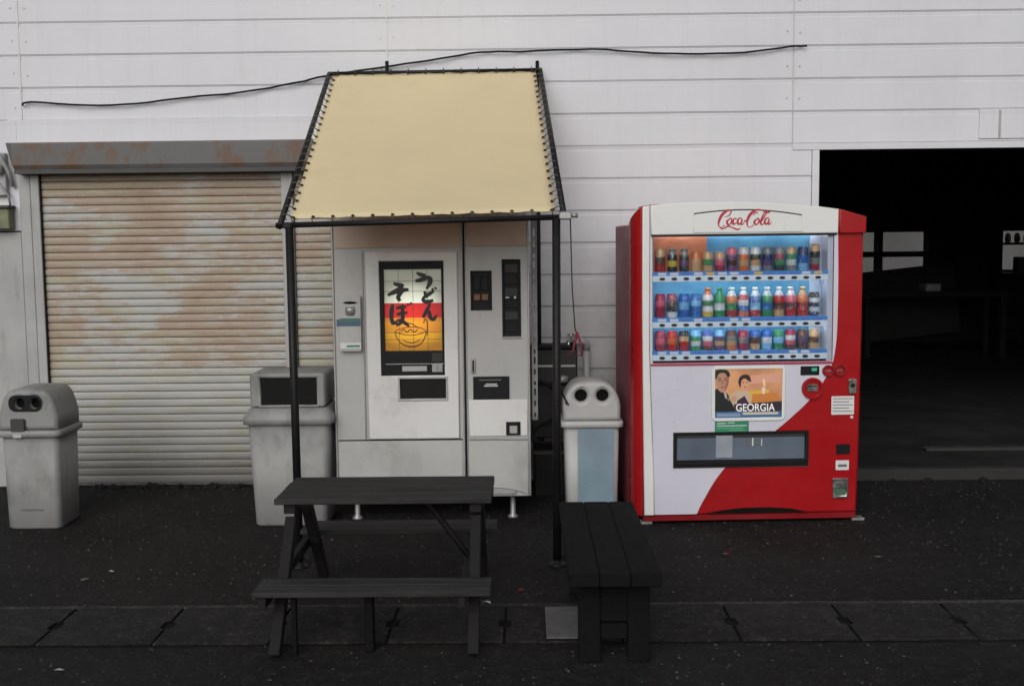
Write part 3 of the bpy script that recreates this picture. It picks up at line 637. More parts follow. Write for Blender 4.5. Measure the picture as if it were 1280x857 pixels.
# chopstick and cup dispenser box
ch = ob('dispenser_case', plate(rect(.035, .160, 1.005, 1.325, .008), [], -.0455, -.022, .003), MACH, U)
ob('dispenser_back', bx(.042, .153, -.0215, -.0005, 1.01, 1.32), MACH3, U)
ob('curved_slot', plate([(.055, 1.285), (.075, 1.279), (.10, 1.277), (.125, 1.279), (.145, 1.285), (.125, 1.291), (.10, 1.293), (.075, 1.291)], [], -.0475, -.0455), HOLE, ch)
ob('scoop', lathe([(.002, 1.205), (.03, 1.215), (.036, 1.245), (.03, 1.262)], 12, .10, -.030), TRIMG, ch)
ob('sticker', bx(.020, .158, -.0470, -.0456, 1.150, 1.190), flat('sticker_blue', (.05, .11, .17), .5), ch); ob('sticker', bx(.040, .156, -.0478, -.0471, 1.176, 1.196), flat('sticker_teal', (.05, .16, .12), .5), ch)
ob('label_holder', bx(.038, .158, -.0490, -.0456, 1.020, 1.055, bev=.001), CLAB, ch); ob('sticker', bx(.075, .150, -.0500, -.0492, 1.03, 1.042), flat('sticker_green', (.03, .22, .13), .5), ch)
ob('column_edge', bx(.165, .172, -.010, -.0005, .49, 1.58, bev=.002), TRIMG, U)
# right door fittings
ob('button_panel', bx(.794, .907, .010, .03, 1.236, 1.454), BLACKP, U)
ob('button_frame', plate(rect(.789, .912, 1.231, 1.459), [rect(.798, .903, 1.24, 1.45)], -.006, -.0005, .002), BLACKP, U)
for i in range(2):
    ob('button', bx(.806+.046*i, .845+.046*i, -.002, .0095, 1.288, 1.325, bev=.003), flat('amber_button_%d' % i, (.14, .06, .025), .4), U)
    ob('button', bx(.806+.046*i, .845+.046*i, -.002, .0095, 1.345, 1.43, bev=.003), BLACKP, U)
ob('selector_strip', bx(.977, 1.071, .010, .02, 1.086, 1.516), BLACKP, U)
ob('selector_frame', plate(rect(.970, 1.078, 1.079, 1.523), [rect(.980, 1.068, 1.089, 1.513)], -.008, -.0005, .002), BLACKP, U)
for k in range(6): ob('selector_key', bx(.986, 1.062, .004, .0095, 1.105+.068*k, 1.155+.068*k, bev=.002), DG if k % 2 else BLACKP, U)
ob('key_light', bx(.990, 1.012, -.0005, .0035, 1.300, 1.306), INK, U); ob('key_light', disc(1.045, 1.303, .007, -.0005, .0035), INK, U)
ob('strip_base', bx(.965, 1.083, -.014, -.0085, 1.068, 1.076, bev=.002), TRIMG, U)
hd = ob('handle', bx(.785, .812, -.012, -.0005, .865, .955, bev=.004), TRIMG, U); ob('handle_grip', bx(.794, .803, -.024, -.0125, .875, .945, bev=.003), BLACKP, hd)
ob('return_tray', bx(.802, 1.001, .03, .036, .719, .842), HOLE, U)
ob('tray_cover', plate(rect(.797, 1.006, .714, .847), [], -.012, -.0005, .003), BLACKP, U)
for x0, x1, z in ((.83, .96, .825), (.87, .935, .80), (.86, .94, .79)): ob('print_line', bx(x0, x1, -.0135, -.0125, z, z+.006), DARKINK if z > .81 else INK, U)
ob('coin_return', plate(rect(.985, 1.069, .503, .582), [], -.016, -.0105, .002), BLACKP, U); ob('coin_cup', bx(1.005, 1.05, -.020, -.0165, .515, .560, bev=.003), TRIMG, U)
for x, y in ((.10, .06), (1.02, .06), (.10, .62), (1.02, .62)):
    ft = ob('foot', lathe([(.030, .0), (.034, .01), (.016, .025), (.014, .138)], 10, x, y), GALV, U)

# ---------------------------------------------------------------- drinks machine
K = thing('drinks_vending_machine', (.655, -1.20, 0), 'red and white drinks vending machine with three lit shelves of cans beside the dark doorway', 'vending machine', .042)
def top(u):
    pts = [(0, 1.812), (.05, 1.820), (.30, 1.829), (.55, 1.829), (.80, 1.818), (1.0, 1.798), (1.107, 1.783), (1.255, 1.745)]
    for a, b in zip(pts, pts[1:]):
        if u <= b[0]: return a[1] + (b[1]-a[1])*(u-a[0])/(b[0]-a[0])
    return pts[-1][1]
WINR = rect(.060, 1.088, .930, 1.648, .012, 3); SLOT = rect(.188, .948, .337, .526)
ob('body', bx(-.050, 1.245, .147, .78, .05, 1.712, bev=.008), SIDEP, K, 'red side and back casing with a pinkish reflection in its colour')
us = [0, .05, .2, .4, .55, .7, .85, 1.0, 1.107, 1.18, 1.255]
outl = [(.015, .055), (1.242, .055), (1.250, .35), (1.256, 1.0), (1.256, 1.745)] + [(u, top(u)) for u in us[-2::-1]] + [(.0, 1.2)]
ob('door', plate(outl, [WINR, SLOT], .0, .142, .012), RED, K, 'red door shell')
# left cheek that bulges sideways behind the front edge
def cheek():
    bm = bmesh.new(); sec = [(.010, .004), (-.004, .006), (-.022, .018), (-.040, .045), (-.050, .085), (-.051, .144), (.010, .144)]
    tp = [1.806, 1.802, 1.790, 1.768, 1.745, 1.722, 1.722]
    a = [bm.verts.new((x, y, .055)) for x, y in sec]; b = [bm.verts.new((x, y, 1.2)) for x, y in sec]; c = [bm.verts.new((x, y, z)) for (x, y), z in zip(sec, tp)]
    n = len(sec)
    for p, q in ((a, b), (b, c)):
        for k in range(n): bm.faces.new((p[k], p[(k+1) % n], q[(k+1) % n], q[k]))
    bm.faces.new(a[::-1]); bm.faces.new(c); return bm
ob('door_edge', cheek(), RED, K)
# white front skin with the sweeping curve
bd = [(1.107, top(1.107)-.004), (1.109, 1.644), (1.114, 1.40), (1.113, 1.162), (1.106, 1.02), (1.084, .905), (1.03, .80), (.952, .700), (.85, .605), (.725, .503), (.60, .425), (.496, .345), (.42, .25), (.368, .161), (.335, .10), (.318, .060)]
bd = smoothpts(bd, 3)
skin = [(.074, .060)] + [(.066, .4), (.047, 1.0), (.047, 1.815)] + [(u, top(u)-.004) for u in us[2:9]] + [p for p in bd[1:] if p[1] > .53] + [(.752, .5265), (.1875, .5265), (.1875, .3365), (.489, .3365)] + [p for p in bd if p[1] < .333]
ob('front_panel', plate(skin, [WINR], -.0045, -.0005, .001), CWHITE, K, 'white front panel with a sweeping curved edge')
ob('edge_moulding', plate([(.012, .060), (.072, .060), (.068, .30), (.056, .60), (.043, 1.0), (.043, 1.816), (.004, 1.808), (.002, 1.2)], [], -.020, .001, .006), CWHITE2, K)
ob('header', plate([(.050, 1.652)] + [(.050, 1.816)] + [(u, top(u)+.002) for u in us[2:8]] + [(1.104, 1.786), (1.104, 1.652)], [], -.026, -.005, .006), CWHITE2, K)
ob('header_end', plate([(1.1075, 1.650), (1.262, 1.650), (1.262, 1.742), (1.1075, 1.787)], [], -.026, .10, .006), RED, K)
arc = [(.29 + .604*k/12, 1.760 + .033*sin(pi*(k+1.5)/15) - .012*(k/12)**2) for k in range(13)]
ob('sign_arc_line', plate([(.288, 1.750)] + arc + [(.896, 1.745)], [], -.0285, -.0265), DG, K)  # dark arc line above the sign panel
ob('sign_panel', plate([(.286, 1.662)] + [(x, z-.0075) for x, z in arc] + [(.898, 1.662)], [], -.032, -.0266, .0015), CWHITE2, K)
# Coca-Cola script
CO = bmesh.new(); tx0, tz0, sx, sz = .418, 1.668, .295/130., .120/52.
cola = [
 [(17, 15, 3), (10, 9, 2), (2, 14, 3), (2, 26, 6), (8, 40, 7), (20, 50, 5), (29, 48, 3), (25, 38, 3), (14, 34, 1.5)],
 [(2, 14, 2), (12, 6, 3), (26, 12, 4), (34, 10, 3), (50, 4, 4), (58, 7, 1.5)],
 [(28, 30, 2), (22, 24, 5), (24, 17, 5), (30, 17, 3), (33, 25, 4), (30, 31, 3), (25, 30, 2)],
 [(45, 28, 3), (40, 31, 3), (36, 24, 5), (38, 17, 5), (46, 20, 2)],
 [(58, 29, 3), (51, 31, 3), (48, 23, 5), (51, 17, 5), (56, 19, 3), (59, 28, 3), (57, 18, 5), (61, 16, 3), (66, 24, 1.5)],
 [(64, 24, 4), (71, 25, 4)],
 [(88, 14, 3), (80, 9, 2), (73, 14, 3), (72, 27, 6), (78, 41, 7), (90, 50, 5), (104, 50, 3), (118, 44, 5), (128, 48, 2)],
 [(97, 42, 1.5), (90, 44, 3), (84, 38, 2)],
 [(97, 29, 2), (90, 24, 5), (91, 17, 5), (97, 16, 3), (101, 24, 4), (98, 30, 3), (94, 30, 2)],
 [(106, 20, 2), (113, 34, 3), (116, 42, 3), (112, 44, 3), (108, 34, 4), (105, 20, 5), (110, 15, 3), (114, 20, 1.5)],
 [(125, 29, 3), (119, 31, 3), (115, 23, 5), (118, 17, 5), (123, 19, 3), (126, 28, 3), (124, 18, 5), (128, 16, 3), (132, 22, 1.5)]]
for i, s in enumerate(cola): brush(CO, [(tx0 + (x + y*.12)*sx, tz0 + y*sz, wd*sx*1.05) for x, y, wd in s], -.0324 - i*5e-5)
ob('lettering', CO, flat('script_red', (.42, .02, .05), .4), K, 'red flowing script reading Coca-Cola')
# display cabinet
def disp_mat(name, c0, c1, e=.10):
    m = bpy.data.materials.new(name); m.use_nodes = True; t = m.node_tree; b = t.nodes['Principled BSDF']
    r = ramp(t, noise(t, wpos(t, (1, 1, 1.6)), 3.2, 3).outputs[0], [(.38, c0), (.62, c1)]); L(t, r.outputs[0], b.inputs['Base Color']); b.inputs['Roughness'].default_value = .5
    L(t, r.outputs[0], b.inputs['Emission Color']); b.inputs['Emission Strength'].default_value = e; return m
DORG = disp_mat('backdrop_orange', (.32, .10, .05), (.46, .17, .08), .22); DBLU = disp_mat('backdrop_blue', (.03, .14, .27), (.08, .26, .40), .2); DPAL = disp_mat('backdrop_pale', (.30, .38, .48), (.42, .48, .58), .15)  # backdrops glow faintly in place of lamp light falling on them
ob('display_back', bx(.058, .395, .134, .139, 1.40, 1.65), DORG, K); ob('display_back', bx(.3955, .99, .134, .139, 1.40, 1.65), DBLU, K)
ob('display_back', bx(.99, 1.09, .134, .139, .925, 1.65), DPAL, K)
ob('display_back', bx(.058, .9895, .134, .139, .925, 1.3995), DBLU, K)
ob('display_side', bx(1.056, 1.0875, .012, .133, .93, 1.646), mat('display_side_white', (.45, .46, .55), .4), K)
ob('display_side', bx(.0605, .067, .012, .133, .93, 1.646), bpy.data.materials['display_side_white'], K)
tbm = bpy.data.materials.new('fill_lamp_glow'); tbm.use_nodes = True; _b = tbm.node_tree.nodes['Principled BSDF']; _b.inputs['Emission Color'].default_value = (.85, .93, 1, 1); _b.inputs['Emission Strength'].default_value = 22
for zt in (1.6445, 1.396, 1.136):  # lamps added out of view behind header line and rails to brighten the cans
    bt = bmesh.new(); tube(bt, [(.09, .10 if zt > 1.5 else .032, zt), (1.04, .10 if zt > 1.5 else .032, zt)], .0028, 8); ob('hidden_fill_lamp', bt, tbm, K)
ob('display_glass', bx(.058, 1.09, .004, .007, .928, 1.65), GLASS, K)
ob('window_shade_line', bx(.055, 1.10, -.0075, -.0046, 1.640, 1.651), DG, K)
ob('window_sill', bx(.05, 1.086, -.012, -.0046, .916, .929, bev=.002), mat('sill_pinkred', (.35, .05, .09), .4), K)
def can_mat(i, cols):
    m = bpy.data.materials.new('can_print_%d' % i); m.use_nodes = True; t = m.node_tree; b = t.nodes['Principled BSDF']
    tc = node(t, 'ShaderNodeTexCoord'); sp = node(t, 'ShaderNodeSeparateXYZ'); L(t, tc.outputs['Generated'], sp.inputs[0])
    n = noise(t, tc.outputs['Generated'], 4.5, 3, .6); n.inputs['Distortion'].default_value = 22
    ad = node(t, 'ShaderNodeMath', operation='MULTIPLY_ADD'); L(t, n.outputs[0], ad.inputs[0]); ad.inputs[1].default_value = .22; L(t, sp.outputs[2], ad.inputs[2])
    st = [(max(0, min(1, .11 + k/len(cols)*.95)) if k else 0, c) for k, c in enumerate(cols)]
    r = ramp(t, ad.outputs[0], st, 'CONSTANT'); L(t, r.outputs[0], b.inputs['Base Color'])
    n2 = noise(t, tc.outputs['Generated'], 9 + i % 5, 3, .7); w2 = ramp(t, n2.outputs[0], [(.60, 0.), (.66, .8)]); n3 = ramp(t, noise(t, tc.outputs['Generated'], 13, 2).outputs[0], [(.58, 0.), (.62, .85)])
    cc = mixc(t, w2.outputs[0], r.outputs[0], (.55, .55, .55)); cc = mixc(t, n3.outputs[0], cc, cols[(i+1) % len(cols)]); L(t, cc, b.inputs['Base Color'])
    b.inputs['Roughness'].default_value = .3; b.inputs['Metallic'].default_value = .1
    return m
cCR, cRD, cDK, cBL, cNV, cGR, cWH, cTN, cOR, cPK, cPU, cBR, cGY, cYL, cLB = [tuple(.92*v + .02 for v in srgb(*c)) for c in ((150, 25, 60), (170, 25, 30), (25, 22, 25), (25, 85, 165), (25, 35, 85), (40, 125, 80), (205, 205, 210), (190, 150, 110), (200, 100, 50), (200, 90, 110), (90, 60, 100), (85, 50, 40), (120, 120, 120), (200, 170, 60), (120, 175, 215))]
canm = [lathe([(.021, 0), (.0265, .008), (.0265, .096), (.0225, .108), (.0235, .111), (.0235, .113)], 14), lathe([(.021, 0), (.0265, .008), (.0265, .118), (.0225, .131), (.0235, .134), (.0235, .136)], 14),
        lathe([(.022, 0), (.0285, .008), (.0285, .05), (.0265, .06), (.0285, .07), (.0285, .11), (.013, .148), (.0125, .152), (.0145, .153), (.0145, .168)], 14),
        lathe([(.02, 0), (.025, .006), (.025, .095), (.016, .118), (.0155, .12), (.0185, .121), (.0185, .136)], 14)]
canm = [tomesh(c, 'sample_drink') for c in canm]
rows = [(1.441, 1.408, [(1, (cRD, cBR, cTN)), (3, (cDK, cYL, cDK, cGY)), (3, (cDK, cPU, cDK, cGY)), (0, (cTN, cTN, cOR)), (0, (cTN, cGR, cTN)), (0, (cCR, cPK, cTN)), (1, (cPU, cDK, cPU, cPK)), (1, (cOR, cTN, cOR, cWH)), (1, (cWH, cTN, cDK, cWH)), (1, (cGY, cPU, cNV, cGY)), (1, (cDK, cGR, cCR, cGY)), (1, (cGY, cWH, cGR, cTN)), (1, (cLB, cBL, cNV)), (1, (cCR, cGY, cDK, cTN))]),
        (1.183, 1.148, [(1, (cCR, cCR, cPK, cCR)), (1, (cWH, cDK, cBR, cCR)), (1, (cBL, cLB, cBL)), (1, (cBL, cBL, cLB, cBL)), (2, (cYL, cWH, cGR, cWH, cOR)), (2, (cGR, cWH, cGR, cGR)), (2, (cRD, cGR, cOR, cWH)), (2, (cOR, cBL, cWH, cRD, cWH)), (2, (cRD, cLB, cBL, cWH)), (2, (cGR, cBL, cGR, cWH)), (2, (cTN, cBR, cRD, cWH)), (2, (cRD, cBR, cPK, cWH)), (2, (cRD, cCR, cOR, cTN)), (1, (cNV, cWH, cNV, cWH, cDK))]),
        (.994, .962, [(0, (cCR, cPK, cCR)), (0, (cRD, cOR, cRD)), (0, (cRD, cRD, cTN, cDK)), (0, (cGR, cWH, cGR, cLB)), (0, (cBR, cPK, cWH, cBL)), (0, (cPU, cTN, cPU, cLB)), (0, (cOR, cTN, cGY, cBR)), (0, (cCR, cGY, cCR)), (0, (cTN, cBR, cBL)), (0, (cLB, cWH, cBL)), (0, (cGR, cLB, cGR)), (0, (cBR, cPK, cWH, cCR)), (0, (cBR, cPU, cBR)), (0, (cTN, cBR, cTN))])]
BTN = flat('select_button', (.02, .022, .028), .3); PRICE = [flat('price_label_%d' % i, c, .5, .06) for i, c in enumerate(((.06, .14, .45), (.45, .47, .6), (.05, .2, .5), (.5, .32, .1)))]
SHELFM = mat('shelf_white', (.62, .66, .74), .35, .03, 5)
mi = 0; btn0 = pl0 = None
for ri, (zc, zb, items) in enumerate(rows):
    sh = ob('shelf', bx(.062, 1.056, .020, .133, zb+.018, zc-.004, bev=.001), SHELFM, K)
    ob('button_rail', bx(.056, 1.060, .0075, .019, zb-.020, zb+.014, bev=.002), SHELFM, sh)
    ob('price_rail', bx(.056, 1.060, .0085, .019, zb+.0145, zc+.003, bev=.001), PRICE[2], sh)
    for k, (kind, cols) in enumerate(items):
        u = .118 + .068*k
        if ri == 0 and k == 0: u += .0
        c = ob('sample_drink', canm[kind].copy() if False else canm[kind], SHELFM, sh)
        c.location = (u, .075, zc); mm = can_mat(mi, cols); mi += 1
        c.material_slots[0].link = 'OBJECT'; c.material_slots[0].material = mm
        c.rotation_euler.z = random.uniform(0, 6)
        c.scale = (1.13, 1.13, 1.0)
        if ri == 0 and k == 13: c.scale = (1.1, 1.1, 1.12)
        bm = disc(0, 0, .0085, -.004, .0, 12, rx=.017)
        if btn0 is None:
            btn0 = tomesh(bm, 'select_button'); pl0 = tomesh(bx(-.024, .024, -.0015, 0, 0, .015), 'price_label')
        else: bm.free()
        q = ob('select_button', btn0, BTN, sh); q.location = (u, .0072, zb-.003)
        q = ob('price_label', pl0, PRICE[1], sh); q.location = (u, .0082, zb+.0165)
        q.material_slots[0].link = 'OBJECT'; q.material_slots[0].material = PRICE[random.choice([0, 0, 1, 1, 3] if ri == 0 else [0, 0, 0, 1, 1])]
# advertising screen
ad = ob('poster_frame', plate(rect(.398, .818, .595, .912, .03), [rect(.417, .800, .614, .892)], -.013, -.005, .003), CWHITE2, K)
def pm(name, c, e=.12): return flat(name, c, .35, e)
ob('poster', bx(.415, .802, -.008, -.0052, .612, .894), disp_mat('poster_tan', srgb(175, 120, 85), srgb(205, 150, 105), .12), ad)
def PP(pts):
    if len(pts) > 5: pts = smoothpts(list(pts) + [pts[0]], 4)[:-1]
    return [(.415 + (x-893)/84*.387, .894 - (y-461)/60*.282) for x, y in pts]
lay = [('poster_glow', [(934, 489), (960, 486), (962, 505), (934, 505)], srgb(205, 165, 70)), ('poster_title_tint', [(932, 470), (972, 466), (974, 478), (932, 480)], srgb(205, 150, 130)),
       ('poster_dress', [(911, 497), (917, 490), (932, 488), (938, 498), (938, 513), (911, 513)], srgb(185, 165, 145)), ('poster_dress', [(921, 500), (930, 494), (936, 504), (934, 512), (920, 512)], srgb(60, 35, 60)),
       ('poster_suit', [(893, 486), (899, 485), (907, 492), (914, 502), (917, 513), (893, 513)], srgb(30, 32, 34)), ('poster_shirt', [(903, 486), (909, 491), (911, 500), (906, 496)], srgb(170, 165, 160)),
       ('poster_face', [(895, 470), (899, 465), (906, 465), (910, 470), (910, 480), (905, 489), (899, 488), (895, 480)], srgb(175, 130, 110)),
       ('poster_hair', [(893, 463), (900, 461.5), (909, 463), (912, 469), (909, 471), (905, 466), (898, 467), (895, 473), (893, 472)], srgb(38, 42, 30)),
       ('poster_face', [(925, 475), (928, 472), (934, 472), (936, 477), (934, 485), (930, 488), (926, 484)], srgb(205, 150, 120)),
       ('poster_hair', [(922, 478), (924, 471), (930, 468), (936, 470), (938, 477), (935, 476), (930, 473), (926, 476), (925, 484)], srgb(60, 35, 28)),
       ('poster_band', [(917, 504), (977, 501), (977, 513), (917, 513)], srgb(50, 40, 50)), ('poster_strip', [(893, 513.2), (977, 513.2), (977, 521), (893, 521)], srgb(60, 100, 140)),
       ('poster_strip_light', [(896, 515), (925, 515), (925, 519), (896, 519)], srgb(120, 140, 165)), ('poster_strip_light', [(928, 514), (972, 514), (972, 517), (928, 517)], srgb(190, 180, 160)),
       ('poster_eyes', [(897, 474.2), (901, 473.8), (901, 475), (897, 475.2)], srgb(50, 32, 30)), ('poster_eyes', [(904.5, 473.8), (908.5, 474.2), (908.5, 475.2), (904.5, 475)], srgb(50, 32, 30)),
       ('poster_brow', [(896.5, 471.8), (901, 471.2), (901, 472), (896.5, 472.6)], srgb(60, 40, 35)), ('poster_brow', [(904.5, 471.2), (909, 471.8), (909, 472.6), (904.5, 472)], srgb(60, 40, 35)),
       ('poster_nose', [(902.3, 474), (903.6, 479), (901.2, 479.2)], srgb(140, 98, 82)), ('poster_mouth', [(899.5, 482.5), (906, 482.3), (903, 484)], srgb(130, 65, 62)), ('poster_cheek', [(907, 474), (910, 471), (910, 480), (905, 488.5)], srgb(145, 102, 86)),
       ('poster_eyes', [(927, 477.2), (929.3, 477), (929.3, 478), (927, 478)], srgb(50, 32, 30)), ('poster_eyes', [(932, 477), (934.3, 477.2), (934.3, 478), (932, 478)], srgb(50, 32, 30)), ('poster_mouth', [(928.5, 483), (933, 482.8), (930.8, 484.5)], srgb(165, 70, 70)),
       ('poster_collar', [(907, 489), (911, 494), (909, 500)], srgb(60, 60, 62)), ('poster_hand', [(912, 496), (918, 493), (921, 497), (916, 502)], srgb(190, 140, 115)), ('poster_steam', [(952, 474), (955, 474), (956, 483), (953, 483)], srgb(225, 195, 150)), ('poster_glow', [(940, 492), (970, 490), (974, 500), (938, 503)], srgb(190, 120, 60)), ('poster_cup', [(951, 484), (956, 484), (955, 492), (952, 492)], srgb(220, 200, 180))]
for i, (n, pts, c) in enumerate(lay): ob(n, plate(PP(pts), [], -.0086 - i*.00012, -.0083), pm('%s_%d' % (n, i), c), ad)
text('GEORGIA', .060, .535, .652, -.0118, flat('letters_white', (.75, .75, .75), .5, .2), K, 'lettering', .86)
# green notice, pick-up slot
gs = ob('green_sticker', plate(rect(.418, .612, .530, .598), [], -.007, -.005), GREEN, K)
for x0, x1, z in ((.43, .48, .580), (.49, .53, .583), (.43, .60, .566), (.43, .58, .552), (.50, .59, .540)): ob('print_line', bx(x0, x1, -.0078, -.0072, z, z+.005), INK if z > .56 else flat('print_green_%d' % int(z*1000), (.15, .38, .27), .5), gs)
ob('slot_frame', plate(rect(.180, .956, .330, .534), [rect(.200, .936, .372, .520)], -.014, .02, .003), BLACKP, K)
ob('slot_back', bx(.189, .947, .09, .10, .338, .525), HOLE, K)
FL = mat('smoky_flap', (.11, .14, .18), .15, .15, 4, coat=.5)
fl = ob('pickup_flap', bx(.201, .935, .000, .006, .373, .519), FL, K, 'smoky grey-blue pick-up flap')
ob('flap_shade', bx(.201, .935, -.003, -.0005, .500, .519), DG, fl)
ob('sticker', bx(.425, .520, -.004, -.001, .385, .512), mat('flap_sticker', (.26, .29, .34), .5, .1, 10), fl)
for x0, z0, x1, z1 in ((.60, .455, .625, .49), (.632, .45, .64, .495), (.65, .455, .675, .46), (.65, .48, .675, .487), (.685, .45, .69, .49)): ob('flap_mark', bx(x0, x1, -.004, -.001, min(z0, z1), max(z0, z1)), INK if x1-x0 < .012 else DARKINK, fl)
ob('slot_lip', bx(.195, .941, -.018, .0, .345, .371, bev=.004), BLACKP, K)
# coin area
ob('price_readout', bx(.905, 1.012, -.009, -.005, .851, .903, bev=.002), BLACKP, K); ob('readout_digits', bx(.968, .998, -.0100, -.0092, .875, .892), flat('digits_green', (.02, .35, .18), .4, .3), K)
def ring(cx, cz, r0, r1, y0, y1, m, n='ring'): return ob(n, plate(circ(cx, cz, r1, 28), [circ(cx, cz, r0, 28)], y0, y1, .002), m, K)
ring(.974, .776, .047, .062, -.020, -.0005, RED, 'coin_bezel'); cz = ob('coin_plate', disc(.974, .776, .0465, -.008, -.0045, 28), RED, K)
ob('bill_slot', bx(.942, 1.004, -.016, -.0085, .758, .800, bev=.003), CHROME, cz); ob('slot_mouth', bx(.948, .998, -.0175, -.0165, .786, .792), HOLE, cz)
for cx, cc in ((1.063, .874), (1.130, .876)):
    ring(cx, cc, .024, .034, -.014, -.0005, REDD, 'coin_bezel'); q = ob('coin_plate', disc(cx, cc, .0235, -.005, -.001, 24), RED, K); ob('coin_mouth', bx(cx-.016, cx+.016, -.0075, -.0055, cc-.004, cc+.004), CHROME, q)
lk = ob('lock', plate(rect(1.180, 1.226, .742, .828, .01), [], -.016, -.0005, .003), CHROME, K); ob('keyhole', disc(1.203, .79, .012, -.019, -.0165), BLACKP, lk)
nl = ob('notice_label', plate(rect(1.086, 1.216, .622, .728, .004), [], -.0035, -.0008), CLAB, K)
for k in range(5): ob('print_line', bx(1.095, 1.207 - .02*(k % 2), -.0045, -.0037, .64+.018*k, .644+.018*k), DARKINK, nl)
ob('small_label', plate(rect(1.196, 1.212, .60, .614), [], -.0035, -.0008), CLAB, K)
ob('card_reader', plate(rect(1.118, 1.196, .395, .452, .006), [], -.008, -.0005, .002), BLACKP, K)
wl = ob('notice_label', plate(rect(1.116, 1.192, .302, .358, .003), [], -.0035, -.0008), CLAB, K); ob('print_line', bx(1.13, 1.18, -.0045, -.0037, .32, .335), DARKINK, wl)
cr = ob('coin_return', plate(rect(1.098, 1.188, .140, .256, .006), [rect(1.112, 1.174, .155, .20)], -.014, -.0005, .003), CHROME, K)
ob('return_cup', bx(1.110, 1.176, -.003, -.0007, .152, .204), mat('return_green', (.06, .12, .08), .4), cr); ob('print_line', bx(1.11, 1.16, -.0155, -.0145, .225, .24), DARKINK, cr)
# base
ob('base', bx(.012, 1.240, .008, .755, .018, .054, bev=.004), REDD, K)
ob('kick_recess', plate([(.36, .062), (.96, .062), (.86, .084), (.74, .093), (.58, .092), (.46, .080)], [], -.0060, -.0047), HOLE, K)
for x, y in ((-.01, .03), (1.22, .03), (.02, .68), (1.17, .68)): ob('foot', bx(x, x+.075, y-.02, y+.045, .0, .0165, bev=.004), GALV, K)

# ---------------------------------------------------------------- awning
A = thing('awning', (0, 0, 0), 'steel-framed awning with a sloping cream canvas in front of the noodle machine', 'awning')
FL_, FR_, BL_, BR_ = Vector((-1.190, -1.98, 1.727)), Vector((.187, -1.98, 1.752)), Vector((-1.262, -.075, 2.724)), Vector((.113, -.075, 2.732))
ob('front_rail', tb([FL_ + Vector((-.03, 0, -.012)), FR_ + Vector((.035, 0, -.010))], .0145, 10), BLACKMET, A)
ob('rear_rail', tb([BL_ + Vector((-.01, 0, 0)), BR_ + Vector((.01, 0, 0))], .0135, 10), BLACKMET, A)
ob('side_rail', tb([FL_ + Vector((-.008, -.02, -.018)), BL_], .0155, 10), BLACKMET, A); ob('side_rail', tb([FR_ + Vector((.008, -.02, -.010)), BR_], .0155, 10), BLACKMET, A)
def canvas():
    bm = bmesh.new(); N, M_ = 28, 36; g = []
    for j in range(M_+1):
        v = j/M_; row = []
        for i in range(N+1):
            u = i/N; f = FL_.lerp(FR_, .022 + .956*u); b = BL_.lerp(BR_, .022 + .956*u); p = f.lerp(b, .014 + .972*v)
            sag = -.030*sin(pi*u)*sin(pi*v) + .003*sin(u*17)*sin(v*5+1)*sin(pi*u)*sin(pi*v); e = min(u, 1-u, v, 1-v)
            sc = .007*abs(sin((u+v)*60))*max(0, 1-e*20)
            row.append(bm.verts.new(p + Vector((0, .02, .012)) + Vector((0, -.46, .88))*(sag-sc)))
        g.append(row)
    for j in range(M_):
        for i in range(N): bm.faces.new((g[j][i], g[j][i+1], g[j+1][i+1], g[j+1][i])).smooth = True
    return bm
cv = ob('canvas', canvas(), CANVAS, A, 'cream canvas laced to the frame')
md = cv.modifiers.new('thickness', 'SOLIDIFY'); md.thickness = .002
# hems: a slightly thicker border strip along each edge
nrm = Vector((0, -.46, .88)).normalized()
def lace(P, Q, n, inward, name='lacing_loop'):
    P, Q = Vector(P), Vector(Q); d = (Q-P).normalized(); base = None
    for k in range(n):
        p = P.lerp(Q, (k+.5)/n)
        if base is None:
            w_ = inward*.040
            pts = [w_ + nrm*.004, w_*.5 + nrm*.018, -inward*.002 + nrm*.017, -inward*.014 - nrm*.002 + d*.004, w_*.4 - nrm*.012]
            base = tomesh(tube(bmesh.new(), pts, .0030, 5), name); 
            eb = bmesh.new(); q = Vector((0, 0, 1)).rotation_difference(nrm).to_matrix().to_4x4()
            bmesh.ops.create_cone(eb, cap_ends=True, segments=8, radius1=.009, radius2=.008, depth=.004, matrix=Matrix.Translation(w_*1.05 + nrm*.003) @ q)
            eb = tomesh(eb, 'eyelet')
        o = ob(name, base, CREAMROPE, A); o.location = p + Vector((0, .004, .006))
        o = ob('eyelet', eb, BLACKMET, A); o.location = p + Vector((0, .006, .006))
side = (BL_-FL_).normalized()
lace(FL_, FR_, 14, side); lace(BL_, BR_, 12, -side); lace(FL_, BL_, 23, Vector((1, 0, 0))); lace(FR_, BR_, 23, Vector((-1, 0, 0)))
ob('pole', tb([(-1.150, -1.98, 0), (-1.155, -1.98, 1.715)], .0205, 12), BLACKMET, A)
ob('pole', tb([(.150, -1.98, 0), (.157, -1.98, 1.735)], .0205, 12), BLACKMET, A)
for x in (-.885, .095): ob('rear_post', tb([(x, -.075, .0 if x < 0 else 0), (x, -.075, 2.80 if x < 0 else 2.79)], .012, 8), BLACKMET, A)
ob('pole_foot', lathe([(.045, 0), (.045, .008), (.024, .012), (.024, .03)], 12, -1.15, -1.98), BLACKMET, A); ob('pole_foot', lathe([(.045, 0), (.045, .008), (.024, .012), (.024, .03)], 12, .15, -1.98), BLACKMET, A)
cl = ob('clamp', bx(.17, .232, -2.01, -1.95, 1.728, 1.768, bev=.006), GALV, A, 'pipe clamp at the right front corner'); ob('clamp_bolt', tb([(.225, -1.98, 1.748), (.262, -1.98, 1.748)], [.009, .012], 8), GALV, cl)
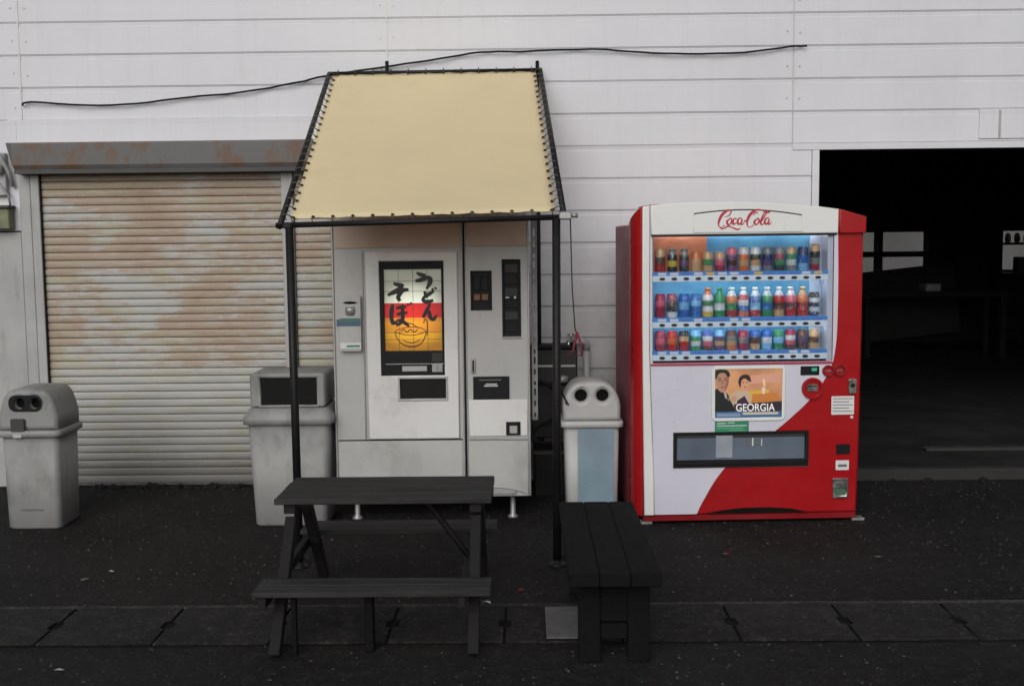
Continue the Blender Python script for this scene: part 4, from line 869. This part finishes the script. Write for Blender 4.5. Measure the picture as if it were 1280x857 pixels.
ob('clamp', bx(-1.185, -1.14, -2.0, -1.955, 1.70, 1.73, bev=.005), BLACKMET, A)
ob('stay', tb([(.155, -1.98, .92), (.24, -1.2, .70), (.20, -.2, .62)], .006, 6), BLACKMET, A)

# ---------------------------------------------------------------- picnic table
T = thing('picnic_table', (-.602, -2.67, 0), 'low black-stained wooden picnic table with attached seats in front of the noodle machine', 'table')
x0, x1 = -.458, .456
for k in range(4): ob('plank', bx(x0 + random.uniform(-.004, .004), x1 + random.uniform(-.004, .004), -.222+.1115*k, -.222+.1115*k+.106, .535, .560, bev=.003), WOOD, T)
for yy in (-.57, .38):
    for k in range(2): ob('seat_plank', bx(x0-.02, x1+.0, yy+.096*k, yy+.096*k+.091, .248, .270, bev=.003), WOOD, T)
for x in (-.40, .385):
    ob('table_batten', bx(x-.025, x+.025, -.20, .20, .492, .533, bev=.003), WOOD2, T)
    ob('seat_beam', bx(x-.058, x-.027, -.56, .56, .198, .246, bev=.003), WOOD2, T)
    for s in (-1, 1):
        bm = bmesh.new(); box(bm, -.022, .022, -.030, .030, 0, .60, bev=.003)
        bmesh.ops.transform(bm, matrix=Matrix.Translation((x, s*.545, .0)) @ Matrix.Rotation(s*.70, 4, 'X'), verts=bm.verts)
        for v in bm.verts: v.co.z = max(0, min(.534, v.co.z))
        ob('leg', bm, WOOD2, T)
    s = 1 if x < 0 else -1
    if x > 0: ob('brace', tb([(x + s*.03, 0, .235), (x + s*.24, 0, .52)], .014, 4), WOOD2, T)
ob('post', bx(-.05, -.015, -.50, -.44, .0, .246, bev=.003), WOOD3, T)
ob('post', bx(-.335, -.315, -.53, -.50, .0, .246, bev=.002), WOOD3, T)
bolt = None
for k in range(4):
    for x in (-.40, .385):
        for q in (-.012, .012):
            loc = (x + q, -.169+.1115*k + random.uniform(-.01, .01), .5603)
            if bolt is None: bolt = ob('screw_head', lathe([(.0045, 0), (.0035, .0012)], 8), DG, T); bolt.location = loc
            else: copyob(bolt, 'screw_head', T, loc)
# black bench end-on
N = thing('bench', (.325, -2.9, 0), 'plain black wooden bench seen end-on in front of the right bin', 'bench')
for k in range(3): ob('seat', bx(-.172+.1155*k, -.172+.1155*k+.1142, -.54, .60, .345, .40, bev=.004), WOOD3, N)
for y in (-.39, .42):
    ob('leg', bx(-.13, -.045, y, y+.07, 0, .30, bev=.004), WOOD3, N); ob('leg', bx(.06, .145, y, y+.07, 0, .30, bev=.004), WOOD3, N)
    ob('crossbar', bx(-.145, .155, y-.004, y+.074, .301, .343, bev=.003), WOOD3, N); ob('crossbar', bx(-.044, .059, y+.012, y+.058, .09, .15, bev=.003), WOOD3, N)
    ob('end_board', bx(-.12, .135, y+.018, y+.052, .16, .29), WOOD3, N)
